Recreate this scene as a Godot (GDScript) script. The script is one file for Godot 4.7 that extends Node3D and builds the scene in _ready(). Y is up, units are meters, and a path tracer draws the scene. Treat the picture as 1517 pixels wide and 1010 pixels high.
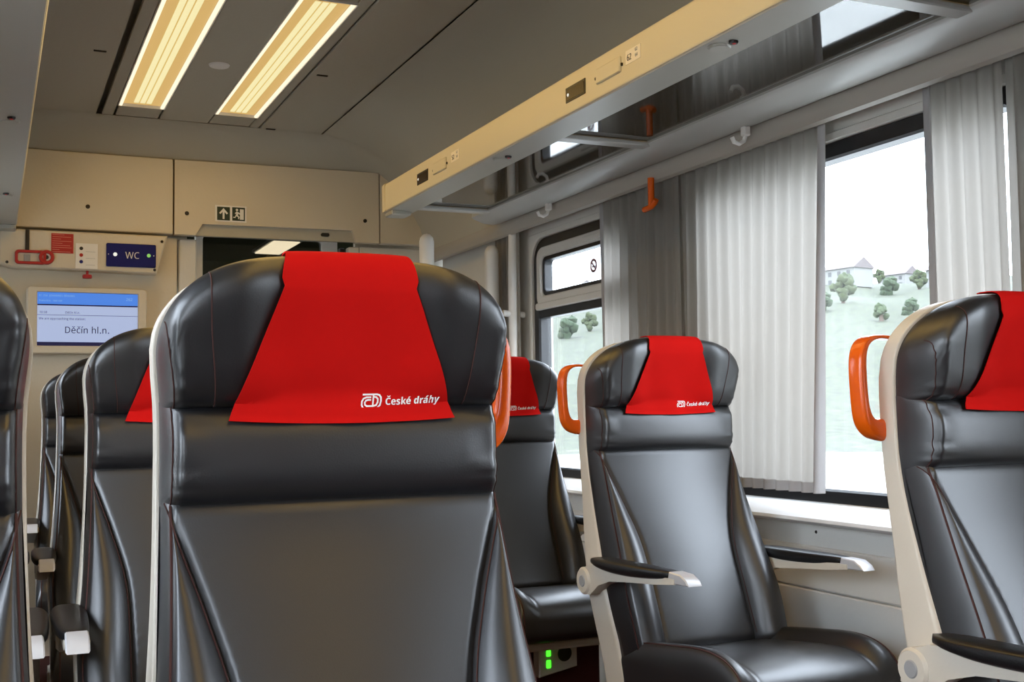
extends Node3D
# Interior of a first-class railway coach: rows of black leather seats facing the camera, window wall on one side.
# x runs across the coach, y up, -z along the coach towards the end wall. Units are metres.

const EYE := Vector3(0, 1.03, 0)
const WALL_X := 2.12        # inner face of the window wall beside the single seats
const WALL_L := -0.52       # inner face of the other side wall
const END_Z := -5.5         # end wall with the screen
const BACK_Z := 4.2         # wall behind the camera
const CEIL_Y := 2.38
const LAMP_ENERGY := 0.41
const LAMP_COLOR := Color(1.0, 0.80, 0.40)

var M := {}
var names := {}

# ------------------------------------------------------------------ mesh building
class Soup:
	var p := PackedVector3Array()
	func tri(a: Vector3, b: Vector3, c: Vector3) -> void:
		if (b - a).cross(c - a).length_squared() > 1e-18:
			p.append(a); p.append(b); p.append(c)
	func quad(a: Vector3, b: Vector3, c: Vector3, d: Vector3) -> void:
		tri(a, b, c); tri(a, c, d)
	# rows: Array of PackedVector3Array, all the same length
	func rows(r: Array, closed: bool = false, flip: bool = false) -> void:
		for i in r.size() - 1:
			var a: PackedVector3Array = r[i]
			var b: PackedVector3Array = r[i + 1]
			var n := a.size()
			for k in (n if closed else n - 1):
				var k2 := (k + 1) % n
				if flip:
					quad(a[k], b[k], b[k2], a[k2])
				else:
					quad(a[k], a[k2], b[k2], b[k])
	func cap(r: PackedVector3Array, flip: bool = false) -> void:
		var c := Vector3.ZERO
		for v in r: c += v
		c /= r.size()
		for k in r.size():
			if flip: tri(c, r[(k + 1) % r.size()], r[k])
			else: tri(c, r[k], r[(k + 1) % r.size()])
	func box(c: Vector3, s: Vector3, ch: float = 0.002) -> void:
		cham(Transform3D(Basis.IDENTITY, c), s, ch)
	func cham(t: Transform3D, s: Vector3, ch: float = 0.002) -> void:
		var h := s * 0.5
		ch = minf(ch, minf(h.x, minf(h.y, h.z)) * 0.9)
		for ax in 3:
			var u := (ax + 1) % 3
			var v := (ax + 2) % 3
			for sg in [-1.0, 1.0]:
				var q := []
				for e in [[-1, -1], [1, -1], [1, 1], [-1, 1]]:
					var w := Vector3.ZERO
					w[ax] = sg * h[ax]; w[u] = e[0] * (h[u] - ch); w[v] = e[1] * (h[v] - ch)
					q.append(t * w)
				if sg < 0: quad(q[0], q[1], q[2], q[3])
				else: quad(q[3], q[2], q[1], q[0])
			for su in [-1.0, 1.0]:
				for sv in [-1.0, 1.0]:
					var a := Vector3.ZERO
					var b := Vector3.ZERO
					a[u] = su * h[u]; a[v] = sv * (h[v] - ch)
					b[u] = su * (h[u] - ch); b[v] = sv * h[v]
					var d := Vector3.ZERO
					d[ax] = h[ax] - ch
					if su * sv > 0: quad(t * (a - d), t * (b - d), t * (b + d), t * (a + d))
					else: quad(t * (a + d), t * (b + d), t * (b - d), t * (a - d))
		for sx in [-1.0, 1.0]:
			for sy in [-1.0, 1.0]:
				for sz in [-1.0, 1.0]:
					var sgn := Vector3(sx, sy, sz)
					var a := t * ((h - Vector3(0, ch, ch)) * sgn)
					var b := t * ((h - Vector3(ch, 0, ch)) * sgn)
					var c := t * ((h - Vector3(ch, ch, 0)) * sgn)
					if sx * sy * sz > 0: tri(a, c, b)
					else: tri(a, b, c)
	# closed 2-D outline (counter-clockwise) in the plane of t's x and y, pushed along t's z from z0 to z1
	func prism(poly: PackedVector2Array, z0: float, z1: float, t: Transform3D = Transform3D.IDENTITY, ch: float = 0.0) -> void:
		var tris := Geometry2D.triangulate_polygon(poly)
		var n := poly.size()
		var inner := poly
		if ch > 0.0:
			var off := Geometry2D.offset_polygon(poly, -ch)
			if off.size() == 1 and off[0].size() == n: inner = off[0]
			else: ch = 0.0
		if ch > 0.0:
			# match the start of the shrunk outline to the full one
			var best := 0
			for k in n:
				if inner[k].distance_squared_to(poly[0]) < inner[best].distance_squared_to(poly[0]): best = k
			var moved := PackedVector2Array()
			for k in n: moved.append(inner[(k + best) % n])
			inner = moved
			tris = Geometry2D.triangulate_polygon(inner)
		for k in range(0, tris.size(), 3):
			var a := inner[tris[k]]
			var b := inner[tris[k + 1]]
			var c := inner[tris[k + 2]]
			tri(t * Vector3(a.x, a.y, z1), t * Vector3(c.x, c.y, z1), t * Vector3(b.x, b.y, z1))
			tri(t * Vector3(a.x, a.y, z0), t * Vector3(b.x, b.y, z0), t * Vector3(c.x, c.y, z0))
		var lay := [[inner, z0], [poly, z0 + ch], [poly, z1 - ch], [inner, z1]] if ch > 0.0 else [[poly, z0], [poly, z1]]
		for i in lay.size() - 1:
			for k in n:
				var k2 := (k + 1) % n
				var a2: Vector2 = lay[i][0][k]
				var b2: Vector2 = lay[i][0][k2]
				var c2: Vector2 = lay[i + 1][0][k2]
				var d2: Vector2 = lay[i + 1][0][k]
				quad(t * Vector3(a2.x, a2.y, lay[i][1]), t * Vector3(d2.x, d2.y, lay[i + 1][1]), t * Vector3(c2.x, c2.y, lay[i + 1][1]), t * Vector3(b2.x, b2.y, lay[i][1]))
	# plate with a hole: two outlines of equal length
	func ring(outer: PackedVector2Array, inner: PackedVector2Array, z0: float, z1: float, t: Transform3D = Transform3D.IDENTITY, ch: float = 0.0) -> void:
		var n := outer.size()
		var loop := func(pl: PackedVector2Array, z: float) -> PackedVector3Array:
			var r := PackedVector3Array()
			for q in pl: r.append(t * Vector3(q.x, q.y, z))
			return r
		var mixed := func(k: float) -> PackedVector2Array:
			var r := PackedVector2Array()
			for i in n: r.append(outer[i].lerp(inner[i], k))
			return r
		var a := []
		if ch > 0.0:
			a = [loop.call(outer, z0), loop.call(outer, z1 - ch), loop.call(mixed.call(0.12), z1), loop.call(mixed.call(0.88), z1), loop.call(inner, z1 - ch), loop.call(inner, z0), loop.call(outer, z0)]
		else:
			a = [loop.call(outer, z0), loop.call(outer, z1), loop.call(inner, z1), loop.call(inner, z0), loop.call(outer, z0)]
		rows(a, true)
	func tube(path: PackedVector3Array, r: float, sides: int = 8, capped: bool = true, r_end: float = -1.0) -> void:
		var rr := []
		var up := Vector3.UP
		var nrm := Vector3.ZERO
		for i in path.size():
			var d := (path[mini(i + 1, path.size() - 1)] - path[maxi(i - 1, 0)]).normalized()
			if nrm == Vector3.ZERO:
				if absf(d.dot(up)) > 0.9: up = Vector3.RIGHT
				nrm = (up - d * up.dot(d)).normalized()
			else:
				nrm = (nrm - d * nrm.dot(d)).normalized()
			var bi := d.cross(nrm)
			var rad := r if r_end < 0.0 else lerpf(r, r_end, float(i) / (path.size() - 1))
			var ring_ := PackedVector3Array()
			for k in sides:
				var an := TAU * k / sides
				ring_.append(path[i] + (nrm * cos(an) + bi * sin(an)) * rad)
			rr.append(ring_)
		rows(rr, true)
		if capped:
			cap(rr[0], true); cap(rr[rr.size() - 1])
	# profile of (radius, height) turned about t's y axis
	func lathe(prof: PackedVector2Array, sides: int, t: Transform3D = Transform3D.IDENTITY) -> void:
		var rr := []
		for q in prof:
			var ring_ := PackedVector3Array()
			for k in sides:
				var an := TAU * k / sides
				ring_.append(t * Vector3(cos(an) * q.x, q.y, sin(an) * q.x))
			rr.append(ring_)
		rows(rr, true)
	# normals: faces that meet under the given angle are smoothed together
	func mesh(angle: float = 42.0) -> ArrayMesh:
		var lim := cos(deg_to_rad(angle))
		var nf := p.size() / 3
		var fn := PackedVector3Array()
		fn.resize(nf)
		var at := {}
		var keys := PackedInt32Array()
		keys.resize(p.size())
		var lists := []
		for f in nf:
			fn[f] = -(p[f * 3 + 1] - p[f * 3]).cross(p[f * 3 + 2] - p[f * 3])
			for k in 3:
				var q := Vector3i((p[f * 3 + k] * 40000.0).round())
				var id: int = at.get(q, -1)
				if id < 0:
					id = lists.size()
					at[q] = id
					lists.append(PackedInt32Array())
				lists[id].append(f)
				keys[f * 3 + k] = id
		var nn := PackedVector3Array()
		nn.resize(p.size())
		var fu := PackedVector3Array()
		fu.resize(nf)
		for f in nf: fu[f] = fn[f].normalized()
		for i in p.size():
			var mine := fu[i / 3]
			var s := Vector3.ZERO
			for f in lists[keys[i]]:
				if fu[f].dot(mine) >= lim: s += fn[f]
			nn[i] = s.normalized() if s.length_squared() > 0.0 else mine
		var arr := []
		arr.resize(Mesh.ARRAY_MAX)
		arr[Mesh.ARRAY_VERTEX] = p
		arr[Mesh.ARRAY_NORMAL] = nn
		var m := ArrayMesh.new()
		m.add_surface_from_arrays(Mesh.PRIMITIVE_TRIANGLES, arr)
		return m

# ------------------------------------------------------------------ scene helpers
func numbered(called: String) -> String:
	var n: int = names.get(called, 0)
	names[called] = n + 1
	return called if n == 0 else "%s_%03d" % [called, n]

func node_at(called: String, at: Vector3 = Vector3.ZERO, turn: float = 0.0) -> Node3D:
	var o := Node3D.new()
	o.name = numbered(called)
	add_child(o)
	o.position = at
	o.rotation.y = turn
	return o

func put(called: String, mesh: Mesh, m: Material, parent: Node = null) -> MeshInstance3D:
	var o := MeshInstance3D.new()
	o.name = called if parent else numbered(called)
	o.mesh = mesh
	o.material_override = m
	o.cast_shadow = GeometryInstance3D.SHADOW_CASTING_SETTING_ON
	(parent if parent else self).add_child(o, true)
	return o

func tag(o: Node, label: String, category: String, group: String = "") -> Node:
	o.set_meta("label", label)
	o.set_meta("category", category)
	if group: o.set_meta("group", group)
	return o

func structure(o: Node, label: String, category: String) -> Node:
	o.set_meta("kind", "structure")
	return tag(o, label, category)

func V2(a: Array) -> PackedVector2Array:
	var r := PackedVector2Array()
	for q in a: r.append(Vector2(q[0], q[1]))
	return r

func V3(a: Array) -> PackedVector3Array:
	var r := PackedVector3Array()
	for q in a: r.append(Vector3(q[0], q[1], q[2]))
	return r

func lookup(table: Array, x: float) -> float:
	if x <= table[0][0]: return table[0][1]
	for i in table.size() - 1:
		if x <= table[i + 1][0]:
			var t: float = (x - table[i][0]) / (table[i + 1][0] - table[i][0])
			# cubic through the table, with slopes that allow for uneven spacing
			var h: float = table[i + 1][0] - table[i][0]
			var ia := maxi(i - 1, 0)
			var ib := mini(i + 2, table.size() - 1)
			var m0: float = (table[i + 1][1] - table[ia][1]) / (table[i + 1][0] - table[ia][0])
			var m1: float = (table[ib][1] - table[i][1]) / (table[ib][0] - table[i][0])
			var t2 := t * t
			var t3 := t2 * t
			return (2.0 * t3 - 3.0 * t2 + 1.0) * table[i][1] + (t3 - 2.0 * t2 + t) * h * m0 + (3.0 * t2 - 2.0 * t3) * table[i + 1][1] + (t3 - t2) * h * m1
	return table[table.size() - 1][1]

func round_rect(w: float, h: float, r: float, seg: int = 8, c: Vector2 = Vector2.ZERO) -> PackedVector2Array:
	var o := PackedVector2Array()
	for q in 4:
		var cc := Vector2((w / 2 - r) * [1, -1, -1, 1][q], (h / 2 - r) * [1, 1, -1, -1][q])
		for k in seg + 1:
			var an := PI / 2 * (q + float(k) / seg)
			o.append(c + cc + Vector2(cos(an), sin(an)) * r)
	return o

# the rectangle's outline with as many points as round_rect, so the two can be bridged
func square_rect(w: float, h: float, seg: int = 8, c: Vector2 = Vector2.ZERO) -> PackedVector2Array:
	var o := PackedVector2Array()
	for q in 4:
		for k in seg + 1:
			var an := PI / 2 * (q + float(k) / seg)
			var d := Vector2(cos(an), sin(an))
			var sx: float = [1, -1, -1, 1][q]
			var sy: float = [1, 1, -1, -1][q]
			var kk := float(k) / seg
			# walk from one side to the next through the corner
			var e := Vector2(sx * w / 2, sy * h / 2)
			var slack := minf(w, h) * 0.12
			if q % 2 == 0:
				if kk < 0.5: e.y -= sy * slack * (1.0 - kk * 2.0)
				else: e.x -= sx * slack * (kk * 2.0 - 1.0)
			else:
				if kk < 0.5: e.x -= sx * slack * (1.0 - kk * 2.0)
				else: e.y -= sy * slack * (kk * 2.0 - 1.0)
			o.append(c + e)
	return o

# the plane of a side wall: outline x runs along the coach (towards +z), outline y up, depth towards the aisle
func side_plane(x: float, facing: float) -> Transform3D:
	if facing < 0.0: # faces -x
		return Transform3D(Basis(Vector3(0, 0, 1), Vector3.UP, Vector3(-1, 0, 0)), Vector3(x, 0, 0))
	return Transform3D(Basis(Vector3(0, 0, -1), Vector3.UP, Vector3(1, 0, 0)), Vector3(x, 0, 0))

# profile in x and y pushed along the coach
func along(profile: Array, z0: float, z1: float) -> ArrayMesh:
	var s := Soup.new()
	var pl := V2(profile)
	if Geometry2D.is_polygon_clockwise(pl): pl.reverse()
	s.prism(pl, minf(z0, z1), maxf(z0, z1))
	return s.mesh(35.0)

func boxm(c: Vector3, sz: Vector3, ch: float = 0.002) -> ArrayMesh:
	var s := Soup.new()
	s.box(c, sz, ch)
	return s.mesh(20.0)

func glyphs(text: String, height: float, bold: bool = false, depth: float = 0.0006) -> TextMesh:
	var t := TextMesh.new()
	var fnt := SystemFont.new()
	fnt.font_names = PackedStringArray(["Droid Sans"])
	if bold: fnt.font_weight = 700
	t.font = fnt
	t.text = text
	t.font_size = 64
	t.pixel_size = height / 46.0
	t.depth = depth
	t.curve_step = 1.0
	return t

func words(called: String, text: String, height: float, m: Material, parent: Node, at: Vector3, rot: Vector3 = Vector3.ZERO, bold: bool = false) -> MeshInstance3D:
	var o := put(called, glyphs(text, height, bold), m, parent)
	o.position = at
	o.rotation = rot
	return o

# ------------------------------------------------------------------ materials
func noise_image(seed_: int, freq: float, kind: int, size: int, octaves: int = 3) -> Image:
	var n := FastNoiseLite.new()
	n.seed = seed_
	n.frequency = freq
	n.noise_type = kind
	n.fractal_octaves = octaves
	if kind == FastNoiseLite.TYPE_CELLULAR:
		n.cellular_return_type = FastNoiseLite.RETURN_DISTANCE
	return n.get_seamless_image(size, size)

func mat(c: Color, rough: float, metal: float = 0.0, spec: float = 0.5) -> StandardMaterial3D:
	var m := StandardMaterial3D.new()
	m.albedo_color = c
	m.roughness = rough
	m.metallic = metal
	m.metallic_specular = spec
	return m

func grained(m: StandardMaterial3D, img: Image, tiles: float, depth: float, bump: float = 4.0) -> StandardMaterial3D:
	var nm := img.duplicate()
	nm.bump_map_to_normal_map(bump)
	m.normal_enabled = true
	m.normal_texture = ImageTexture.create_from_image(nm)
	m.normal_scale = depth
	m.uv1_triplanar = true
	m.uv1_scale = Vector3.ONE * tiles
	return m

# a colour texture that varies a little about white, to break up even surfaces
func mottled(m: StandardMaterial3D, seed_: int, tiles: float, low: float, freq: float = 0.02) -> StandardMaterial3D:
	var img := noise_image(seed_, freq, FastNoiseLite.TYPE_SIMPLEX_SMOOTH, 256, 4)
	img.convert(Image.FORMAT_RGB8)
	for y in 256:
		for x in 256:
			var v := lerpf(low, 1.0, img.get_pixel(x, y).r)
			img.set_pixel(x, y, Color(v, v, v))
	m.albedo_texture = ImageTexture.create_from_image(img)
	m.uv1_triplanar = true
	m.uv1_scale = Vector3.ONE * tiles
	return m

func make_materials() -> void:
	var leather_grain := noise_image(5, 0.07, FastNoiseLite.TYPE_CELLULAR, 256, 2)
	var weave := noise_image(9, 0.12, FastNoiseLite.TYPE_SIMPLEX, 256, 2)
	var orange_peel := noise_image(11, 0.05, FastNoiseLite.TYPE_SIMPLEX_SMOOTH, 256, 2)
	M.leather = grained(mat(Color(0.085, 0.085, 0.095), 0.39, 0.0, 0.85), leather_grain, 22.0, 0.10)
	M.pad = grained(mat(Color(0.075, 0.075, 0.08), 0.33), leather_grain, 12.0, 0.15)
	M.stitch = mat(Color(0.24, 0.11, 0.085), 0.8)
	M.shell = grained(mat(Color(0.80, 0.765, 0.705), 0.42), orange_peel, 6.0, 0.05)
	M.shell_grey = mat(Color(0.60, 0.60, 0.60), 0.4)
	M.tip = mat(Color(0.78, 0.78, 0.79), 0.3, 0.25)
	M.orange = mat(Color(0.90, 0.37, 0.04), 0.22)
	M.cloth = grained(mat(Color(0.76, 0.075, 0.06), 0.9, 0.0, 0.2), weave, 30.0, 0.2)
	M.print = mat(Color(0.93, 0.92, 0.90), 0.8)
	M.film = mat(Color(0.9, 0.9, 0.9), 0.6)
	M.film.backlight_enabled = true
	M.film.backlight = Color(1, 1, 1)
	M.carpet = mottled(grained(mat(Color(0.36, 0.12, 0.11), 0.95), weave, 10.0, 0.6), 31, 10.0, 0.6, 0.2)
	M.black = mat(Color(0.035, 0.035, 0.04), 0.42)
	M.gasket = mat(Color(0.09, 0.095, 0.11), 0.36)
	M.wall = grained(mat(Color(0.80, 0.755, 0.67), 0.5), orange_peel, 3.0, 0.06)
	M.side = grained(mat(Color(0.81, 0.80, 0.775), 0.46), orange_peel, 3.0, 0.06)
	M.ceiling = grained(mat(Color(0.68, 0.655, 0.59), 0.6), orange_peel, 3.0, 0.06)
	M.fascia = mat(Color(0.84, 0.79, 0.66), 0.42)
	M.rim = mat(Color(0.66, 0.65, 0.61), 0.40, 0.1)
	M.beam = mat(Color(0.69, 0.685, 0.665), 0.36, 0.1)
	M.mould = mat(Color(0.65, 0.625, 0.585), 0.42)
	M.sill = mat(Color(0.90, 0.90, 0.90), 0.35)
	M.white = mat(Color(0.88, 0.87, 0.85), 0.35)
	M.steel = mat(Color(0.72, 0.72, 0.73), 0.3, 0.8)
	M.screw = mat(Color(0.20, 0.18, 0.16), 0.45, 0.6)
	M.red = mat(Color(0.66, 0.07, 0.07), 0.4)
	M.navy = mat(Color(0.10, 0.11, 0.38), 0.6, 0.0, 0.3)
	M.green_sign = mat(Color(0.03, 0.15, 0.10), 0.4)
	M.display_glass = mat(Color(0.14, 0.08, 0.05), 0.15)
	M.vestibule = mat(Color(0.33, 0.36, 0.28), 0.6)
	M.floor = M.carpet
	M.curtain = mat(Color(0.50, 0.485, 0.46), 0.9)
	M.curtain.backlight_enabled = true
	M.curtain.backlight = Color(0.57, 0.55, 0.525)
	M.hem = grained(mat(Color(0.66, 0.65, 0.65), 0.9), weave, 10.0, 0.2)
	M.hem.backlight_enabled = true
	M.hem.backlight = Color(0.10, 0.10, 0.10)
	# smoked mirror-like shelf glass
	M.shelf_glass = mat(Color(0.055, 0.055, 0.05), 0.045, 0.0, 1.0)
	M.shelf_glass.transparency = BaseMaterial3D.TRANSPARENCY_ALPHA
	M.shelf_glass.albedo_color.a = 0.72
	M.pane = mat(Color(0.93, 0.97, 0.97), 0.0)
	M.pane.transparency = BaseMaterial3D.TRANSPARENCY_ALPHA
	M.pane.albedo_color.a = 0.06
	M.door_glass = mat(Color(0.05, 0.07, 0.05), 0.03)
	M.door_glass.transparency = BaseMaterial3D.TRANSPARENCY_ALPHA
	M.door_glass.albedo_color.a = 0.35
	M.lamp_glow = glow(Color(1.0, 0.82, 0.50), 1.15)
	M.tube_glow = glow(Color(1.0, 0.95, 0.72), 1.66)
	M.edge_glow = glow(Color(1.0, 0.93, 0.80), 2.25)
	M.vest_glow = glow(Color(1.0, 0.93, 0.78), 3.96)
	M.screen_white = glow(Color(0.74, 0.80, 0.95), 1.35)
	M.screen_blue = glow(Color(0.30, 0.55, 0.95), 1.45)
	M.screen_navy = glow(Color(0.03, 0.04, 0.30), 0.90)
	M.screen_text = glow(Color(0.05, 0.06, 0.25), 0.63)
	M.screen_pale = glow(Color(0.55, 0.75, 1.0), 1.44)
	M.led_green = glow(Color(0.25, 1.0, 0.15), 4.50)
	M.led_white = glow(Color(1.0, 1.0, 0.95), 1.62)
	M.led_lime = glow(Color(0.7, 1.0, 0.5), 0.90)
	M.led_red = glow(Color(0.8, 0.05, 0.05), 0.63)

func glow(c: Color, e: float) -> StandardMaterial3D:
	var m := mat(c * 0.3, 0.5)
	m.albedo_color.a = 1.0
	m.emission_enabled = true
	m.emission = c
	m.emission_energy_multiplier = e
	return m

# ------------------------------------------------------------------ seat shape (seat frame: z forward towards the sitter's knees, z = 0 near the shell's front edge)
const SHELL_Z := [[0.25, 0.225], [0.345, 0.21], [0.45, 0.172], [0.57, 0.122], [0.65, 0.088], [0.80, 0.028], [0.92, -0.009], [1.04, -0.017], [1.10, -0.009], [1.15, 0.004], [1.20, 0.02], [1.26, 0.035]]
const SHELL_B := [[0.25, 0.125], [0.40, 0.125], [0.60, 0.108], [0.70, 0.090], [0.80, 0.066], [0.92, 0.047], [1.10, 0.045], [1.20, 0.036], [1.26, 0.03]]
const HALF_W := [[0.25, 0.232], [0.40, 0.236], [0.55, 0.242], [0.68, 0.232], [0.80, 0.224], [0.92, 0.220], [1.05, 0.220], [1.15, 0.232], [1.26, 0.232]]
const SEAM_U := [[0.40, 0.60], [0.50, 0.575], [0.60, 0.585], [0.70, 0.64], [0.80, 0.785], [0.88, 0.92], [0.93, 0.985]]
const BOLSTER := [[0.40, 0.040], [0.55, 0.056], [0.68, 0.045], [0.80, 0.024], [0.90, 0.007], [0.93, 0.003]]

func sz(y: float) -> float: return lookup(SHELL_Z, y)
func hw(y: float) -> float: return lookup(HALF_W, y)

func edge_fall(u: float, start: float) -> float:
	var a := absf(u)
	if a <= start: return 1.0
	var k := clampf((a - start) / (1.0 - start), 0.0, 1.0)
	return sqrt(maxf(0.0, 1.0 - k * k))

func sgn_pow(v: float, e: float) -> float: return signf(v) * pow(absf(v), e)

# phi = 0 at the front's middle, +PI/2 at the top, -PI/2 at the bottom
func head_point(u: float, phi: float, grow: float = 0.0) -> Vector3:
	var y_bot := 1.040
	var y_top := 1.05 + 0.184 * pow(maxf(0.0, 1.0 - pow(absf(u), 3.2)), 1.0 / 3.2)
	var half := (y_top - y_bot) / 2
	var sy := sgn_pow(sin(phi), 2.0 / 3.2)
	var cz := sgn_pow(cos(phi), 2.0 / 3.2)
	var y := y_bot + half + half * sy
	var wing := smoothstep(0.30, 0.62, absf(u))
	var d := lerpf(0.090, 0.104, wing) * edge_fall(u, 0.90)
	# the middle of the headrest is a shallow hollow
	d -= 0.003 * (1.0 - smoothstep(0.0, 0.5, absf(u)))
	# gathered leather along the outer seam
	var gather := smoothstep(0.80, 0.95, absf(u)) * (1.0 - smoothstep(0.985, 1.0, absf(u)))
	d += 0.0013 * gather * sin(y * 330.0 + 2.0 * sin(y * 90.0)) * (0.5 + 0.5 * cz)
	var back := -0.018
	var z := sz(y) + back + (maxf(d, 0.0) - back) * (cz + 1.0) * 0.5
	var n := Vector3(0, sy, cz).normalized()
	return Vector3(u * hw(y), y, z) + n * grow

func band_point(u: float, phi: float) -> Vector3:
	var sy := sgn_pow(sin(phi), 2.0 / 2.6)
	var cz := sgn_pow(cos(phi), 2.0 / 2.6)
	var y := 0.985 + 0.066 * sy
	var d := 0.092 * edge_fall(u, 0.91) + 0.004 * (1.0 - u * u)
	var gather := smoothstep(0.72, 0.93, absf(u)) * (1.0 - smoothstep(0.98, 1.0, absf(u)))
	d += 0.0024 * gather * sin(y * 190.0 + 3.0 * sin(y * 60.0) + u * 6.0) * maxf(cz, 0.0)
	var z := sz(y) - 0.018 + (maxf(d, 0.0) + 0.018) * (cz + 1.0) * 0.5
	return Vector3(u * hw(y) * 1.004, y, z)

func back_depth(u: float, y: float) -> float:
	var us := lookup(SEAM_U, y)
	var a := absf(u)
	var d := 0.0
	if a < us:
		var k := a / us
		d = 0.066 + 0.010 * (1.0 - k * k)
	else:
		var b := (a - us) / maxf(1.0 - us, 0.001)
		d = 0.066 + lookup(BOLSTER, y) * sin(PI * pow(clampf(b * 0.80, 0.0, 1.0), 0.8))
	d -= 0.0045 * exp(-pow((a - us) / 0.026, 2.0)) * smoothstep(0.93, 0.86, y)
	# small tucks running from the seam into the panel
	var tuck := exp(-pow((a - us + 0.05) / 0.05, 2.0)) * smoothstep(0.42, 0.5, y) * smoothstep(0.86, 0.7, y)
	d += 0.0005 * tuck * sin(y * 260.0 + a * 40.0)
	return d * edge_fall(u, 0.935)

func back_point(u: float, t: float) -> Vector3:
	# t 0..1 up the front, 1..2 down the back
	var y0 := 0.395
	var y1 := 0.945
	if t <= 1.0:
		var y := lerpf(y0, y1, t)
		var lim := 1.0
		var from_top := (y1 - y) / 0.03
		var from_bot := (y - y0) / 0.05
		if from_top < 1.0: lim = minf(lim, sqrt(maxf(0.0, 1.0 - pow(1.0 - from_top, 2.0))))
		if from_bot < 1.0: lim = minf(lim, sqrt(maxf(0.0, 1.0 - pow(1.0 - from_bot, 2.0))))
		return Vector3(u * hw(y), y, sz(y) + back_depth(u, y) * lim)
	var yb := lerpf(y1, y0, t - 1.0)
	return Vector3(u * hw(yb), yb, sz(yb) - 0.012)

# the same surface with grid lines that follow the seam, so that the crease stays clean
func back_grid(g: float, t: float) -> Vector3:
	var y := lerpf(0.395, 0.945, t if t <= 1.0 else 2.0 - t)
	var us := clampf(lookup(SEAM_U, y), 0.3, 0.985)
	var a := absf(g)
	var u := a / 0.7 * us if a < 0.7 else us + (a - 0.7) / 0.3 * (1.0 - us)
	return back_point(signf(g) * u, t)

func cushion_point(u: float, phi: float) -> Vector3:
	# phi = 0 at the front, PI/2 on top
	var cz := sgn_pow(cos(phi), 2.0 / 3.4)
	var sy := sgn_pow(sin(phi), 2.0 / 3.4)
	var z := 0.42 + 0.275 * cz
	var a := absf(u)
	var bol := smoothstep(0.66, 0.86, a) * edge_fall(u, 0.9)
	var top := 0.425 + 0.035 * smoothstep(0.2, 0.62, z) + 0.028 * bol - 0.006 * exp(-pow((a - 0.70) / 0.02, 2.0))
	top -= 0.004 * exp(-pow((z - 0.40) / 0.006, 2.0)) * (1.0 - smoothstep(0.6, 0.7, a))
	var fall := edge_fall(u, 0.90)
	var y := 0.36 + (top - 0.36) * sy * (0.55 + 0.45 * fall) if sy > 0.0 else 0.36 + 0.06 * sy
	return Vector3(u * 0.238, y, z)

func u_of(t: float) -> float: # -1..1, crowded at the ends
	return signf(t) * (1.0 - pow(1.0 - absf(t), 1.7))

func skin(nu: int, nv: int, fn: Callable, v0: float, v1: float) -> ArrayMesh:
	var s := Soup.new()
	var rr := []
	for i in nu + 1:
		var u := u_of(lerpf(-1.0, 1.0, float(i) / nu))
		var row := PackedVector3Array()
		for k in nv: row.append(fn.call(u, lerpf(v0, v1, float(k) / nv)))
		rr.append(row)
	s.rows(rr, true)
	s.cap(rr[0], true)
	s.cap(rr[nu])
	return s.mesh(70.0)

func shell_mesh() -> ArrayMesh:
	var s := Soup.new()
	var rr := []
	var n := 44
	var ys := []
	for i in 26: ys.append(lerpf(0.26, 1.12, float(i) / 25))
	for i in 16: ys.append(lerpf(1.13, 1.2308, sin(PI / 2 * float(i + 1) / 16)))
	for y in ys:
		var w := hw(y) + 0.006
		if y > 1.05: w = (hw(y) + 0.006) * pow(maxf(0.0, 1.0 - pow((y - 1.05) / 0.181, 3.2)), 1.0 / 3.2)
		var zf := sz(y) + 0.004
		var zb := sz(y) - lookup(SHELL_B, y)
		var row := PackedVector3Array()
		for k in n:
			var an := TAU * k / n
			var c := sgn_pow(cos(an), 0.22)
			var q := sgn_pow(sin(an), 0.22)
			var x := w * c * (1.0 if q > -0.8 else 0.985)
			row.append(Vector3(x, y, (zf + zb) / 2 + (zf - zb) / 2 * q))
		rr.append(row)
	s.rows(rr, true, true)
	s.cap(rr[0])
	s.cap(rr[rr.size() - 1], true)
	return s.mesh(55.0)

func surface_line(fn: Callable, pts: Array, r: float, lift: float) -> Soup:
	var s := Soup.new()
	var path := PackedVector3Array()
	for q in pts: path.append(fn.call(q[0], q[1]) + Vector3(0, 0, lift))
	s.tube(path, r, 5)
	return s

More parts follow.
